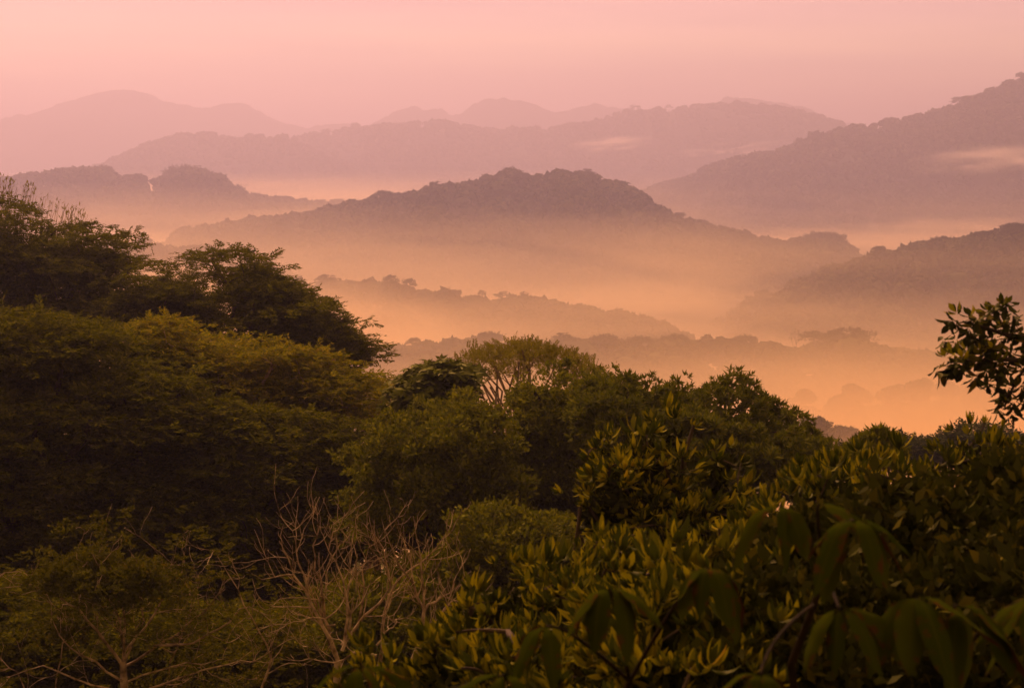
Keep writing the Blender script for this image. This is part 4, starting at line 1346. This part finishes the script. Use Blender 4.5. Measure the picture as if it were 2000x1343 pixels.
mat, v, Nn, L = volume_mat("valley mist", (1.0, 0.71, 0.33), 0.0, 0.6)
g = Nn("ShaderNodeNewGeometry")
sp = Nn("ShaderNodeSeparateXYZ")
L(g.outputs["Position"], sp.inputs[0])
mp = Nn("ShaderNodeMapping")
mp.inputs["Scale"].default_value = (1 / 260, 1 / 260, 1 / 60)
L(g.outputs["Position"], mp.inputs[0])
nz = Nn("ShaderNodeTexNoise")
nz.inputs["Scale"].default_value = 1.0
nz.inputs["Detail"].default_value = 4.0
L(mp.outputs[0], nz.inputs["Vector"])
def band(socket, a, b, lo=0.0, hi=1.0):
    q = Nn("ShaderNodeMapRange"); q.interpolation_type = 'SMOOTHSTEP'
    for nm_, v_ in (("From Min", a), ("From Max", b), ("To Min", lo), ("To Max", hi)):
        q.inputs[nm_].default_value = v_
    L(socket, q.inputs["Value"])
    return q.outputs[0]


def mul(a, b):
    q = Nn("ShaderNodeMath"); q.operation = 'MULTIPLY'
    L(a, q.inputs[0]); L(b, q.inputs[1])
    return q.outputs[0]


def plus(a, b):
    q = Nn("ShaderNodeMath"); q.operation = 'ADD'
    L(a, q.inputs[0]); L(b, q.inputs[1])
    return q.outputs[0]


top = Nn("ShaderNodeMath"); top.operation = 'MULTIPLY_ADD'     # local top of the mist
top.inputs[1].default_value = 74.0
top.inputs[2].default_value = -57.0 - 37.0
L(nz.outputs["Fac"], top.inputs[0])

# deeper banks: in the hollow below the low ridge on the right, and in the notch between the two ridges on the left
bank1 = mul(band(sp.outputs["X"], 5, 60), band(sp.outputs["Y"], 430, 375, 0, 26))
bank2 = mul(band(sp.outputs["X"], -8, -48), mul(band(sp.outputs["Y"], 520, 560), band(sp.outputs["Y"], 720, 660, 0, 15)))
clear = mul(band(sp.outputs["X"], 90, 150), mul(band(sp.outputs["Y"], 640, 720), band(sp.outputs["Y"], 1000, 930, 0, -34)))   # thinner round the hill on the right
up = band(sp.outputs["Y"], 740, 880, 0, -13)                    # the mist lies lower up the valley
clear2 = mul(band(sp.outputs["X"], 15, 60), mul(band(sp.outputs["Y"], 590, 540), band(sp.outputs["Y"], 405, 445, 0, -15)))
topz = plus(plus(plus(plus(top.outputs[0], up), clear), clear2), plus(bank1, bank2))
dz = Nn("ShaderNodeMath"); dz.operation = 'SUBTRACT'
L(topz, dz.inputs[0]); L(sp.outputs["Z"], dz.inputs[1])
mr = Nn("ShaderNodeMapRange")
mr.interpolation_type = 'SMOOTHSTEP'
mr.inputs["From Min"].default_value = -6
mr.inputs["From Max"].default_value = 26
mr.inputs["To Min"].default_value = 0
mr.inputs["To Max"].default_value = 0.010
L(dz.outputs[0], mr.inputs["Value"])
thin = Nn("ShaderNodeMapRange")                                 # thinner mist above, fading upwards
thin.inputs["From Min"].default_value = -19
thin.inputs["From Max"].default_value = -62
thin.inputs["To Min"].default_value = 0
thin.inputs["To Max"].default_value = 0.0055
thin.interpolation_type = 'SMOOTHSTEP'
L(sp.outputs["Z"], thin.inputs["Value"])
away = Nn("ShaderNodeMapRange")                                 # and thinner still up the valley
away.inputs["From Min"].default_value = 560
away.inputs["From Max"].default_value = 830
away.inputs["To Min"].default_value = 1.0
away.inputs["To Max"].default_value = 0.22
L(sp.outputs["Y"], away.inputs["Value"])
th = Nn("ShaderNodeMath"); th.operation = 'MULTIPLY'
L(mul(thin.outputs[0], away.outputs[0]), th.inputs[0])
rt = Nn("ShaderNodeMath"); rt.operation = 'SUBTRACT'; rt.inputs[0].default_value = 1.0       # clearer air before the hill on the right
L(mul(band(sp.outputs["X"], 60, 130), band(sp.outputs["Y"], 450, 560, 0, 0.75)), rt.inputs[1])
L(rt.outputs[0], th.inputs[1])
sm = Nn("ShaderNodeMath"); sm.operation = 'ADD'
L(mr.outputs[0], sm.inputs[0]); L(th.outputs[0], sm.inputs[1])
mp3 = Nn("ShaderNodeMapping")                                  # torn into wisps and thicker pools
mp3.inputs["Scale"].default_value = (1 / 170, 1 / 240, 1 / 19)
mp3.inputs["Rotation"].default_value = (0.05, -0.06, 0.3)
L(g.outputs["Position"], mp3.inputs[0])
nz3 = Nn("ShaderNodeTexNoise")
nz3.inputs["Scale"].default_value = 1.0
nz3.inputs["Detail"].default_value = 3.0
nz3.inputs["Distortion"].default_value = 0.6
L(mp3.outputs[0], nz3.inputs["Vector"])
pool = Nn("ShaderNodeMath"); pool.operation = 'ADD'; pool.inputs[1].default_value = 1.0        # the hollow holds denser mist
L(mul(band(sp.outputs["X"], 5, 60), mul(band(sp.outputs["Y"], 430, 375, 0, 1.1), band(sp.outputs["Z"], -30, -44))), pool.inputs[0])
L(mul(mul(sm.outputs[0], pool.outputs[0]), band(nz3.outputs["Fac"], 0.36, 0.62, 0.12, 2.3)), v.inputs["Density"])
mb = MB()
box(mb, (-1500, 130, -96), (1700, 3000, -19))
o = tag(mb.build("mist", mat), "bright orange mist lying along the valley floor", "mist", kind="stuff")
mat.cycles.volume_step_rate = 0.15


# scraps of mist caught on the far slopes
mat, v, Nn, L = volume_mat("mist scrap", (1.0, 0.80, 0.55), 0.0, 0.6)
tcn = Nn("ShaderNodeTexCoord")
ln = Nn("ShaderNodeVectorMath"); ln.operation = 'LENGTH'
L(tcn.outputs["Object"], ln.inputs[0])
nz = Nn("ShaderNodeTexNoise")
nz.inputs["Scale"].default_value = 1.6
nz.inputs["Detail"].default_value = 3
L(tcn.outputs["Object"], nz.inputs["Vector"])
nz.inputs["Scale"].default_value = 1.5
nz.inputs["Detail"].default_value = 4
nz.inputs["Distortion"].default_value = 0.5
inf = Nn("ShaderNodeObjectInfo")
off = Nn("ShaderNodeVectorMath"); off.operation = 'ADD'
L(tcn.outputs["Object"], off.inputs[0]); L(inf.outputs["Location"], off.inputs[1])
L(off.outputs[0], nz.inputs["Vector"])
core = Nn("ShaderNodeMapRange"); core.interpolation_type = 'SMOOTHSTEP'      # thick in the middle, nothing at the rim
core.inputs["From Min"].default_value = 0.95
core.inputs["From Max"].default_value = 0.05
L(ln.outputs["Value"], core.inputs["Value"])
torn = Nn("ShaderNodeMapRange"); torn.interpolation_type = 'SMOOTHSTEP'      # torn into shreds
torn.inputs["From Min"].default_value = 0.40
torn.inputs["From Max"].default_value = 0.70
torn.inputs["To Max"].default_value = 0.045
L(nz.outputs["Fac"], torn.inputs["Value"])
md = Nn("ShaderNodeMath"); md.operation = 'MULTIPLY'
L(core.outputs[0], md.inputs[0]); L(torn.outputs[0], md.inputs[1])
L(md.outputs[0], v.inputs["Density"])
for px, py, d, sx, sz, lab in [(1930, 312, 1985, 100, 19, "peach scrap of mist lying across the tall right slope"),
                               (1440, 291, 3430, 130, 17, "thin streak of mist on the far ridge above the right slope's low end"),
                               (1195, 281, 3430, 95, 18, "pale patch of mist in the fold of the far ridge above the central hill")]:
    mb = MB()
    box(mb, (-1, -1, -1), (1, 1, 1))
    o = tag(mb.build("mist", mat), lab, "mist", kind="stuff")
    o.location = [float(q) for q in P_world(px, py, d)]
    o.scale = (sx, 60, sz)
    o.rotation_euler = (0, -0.09, 0)
mat.cycles.volume_step_rate = 0.4
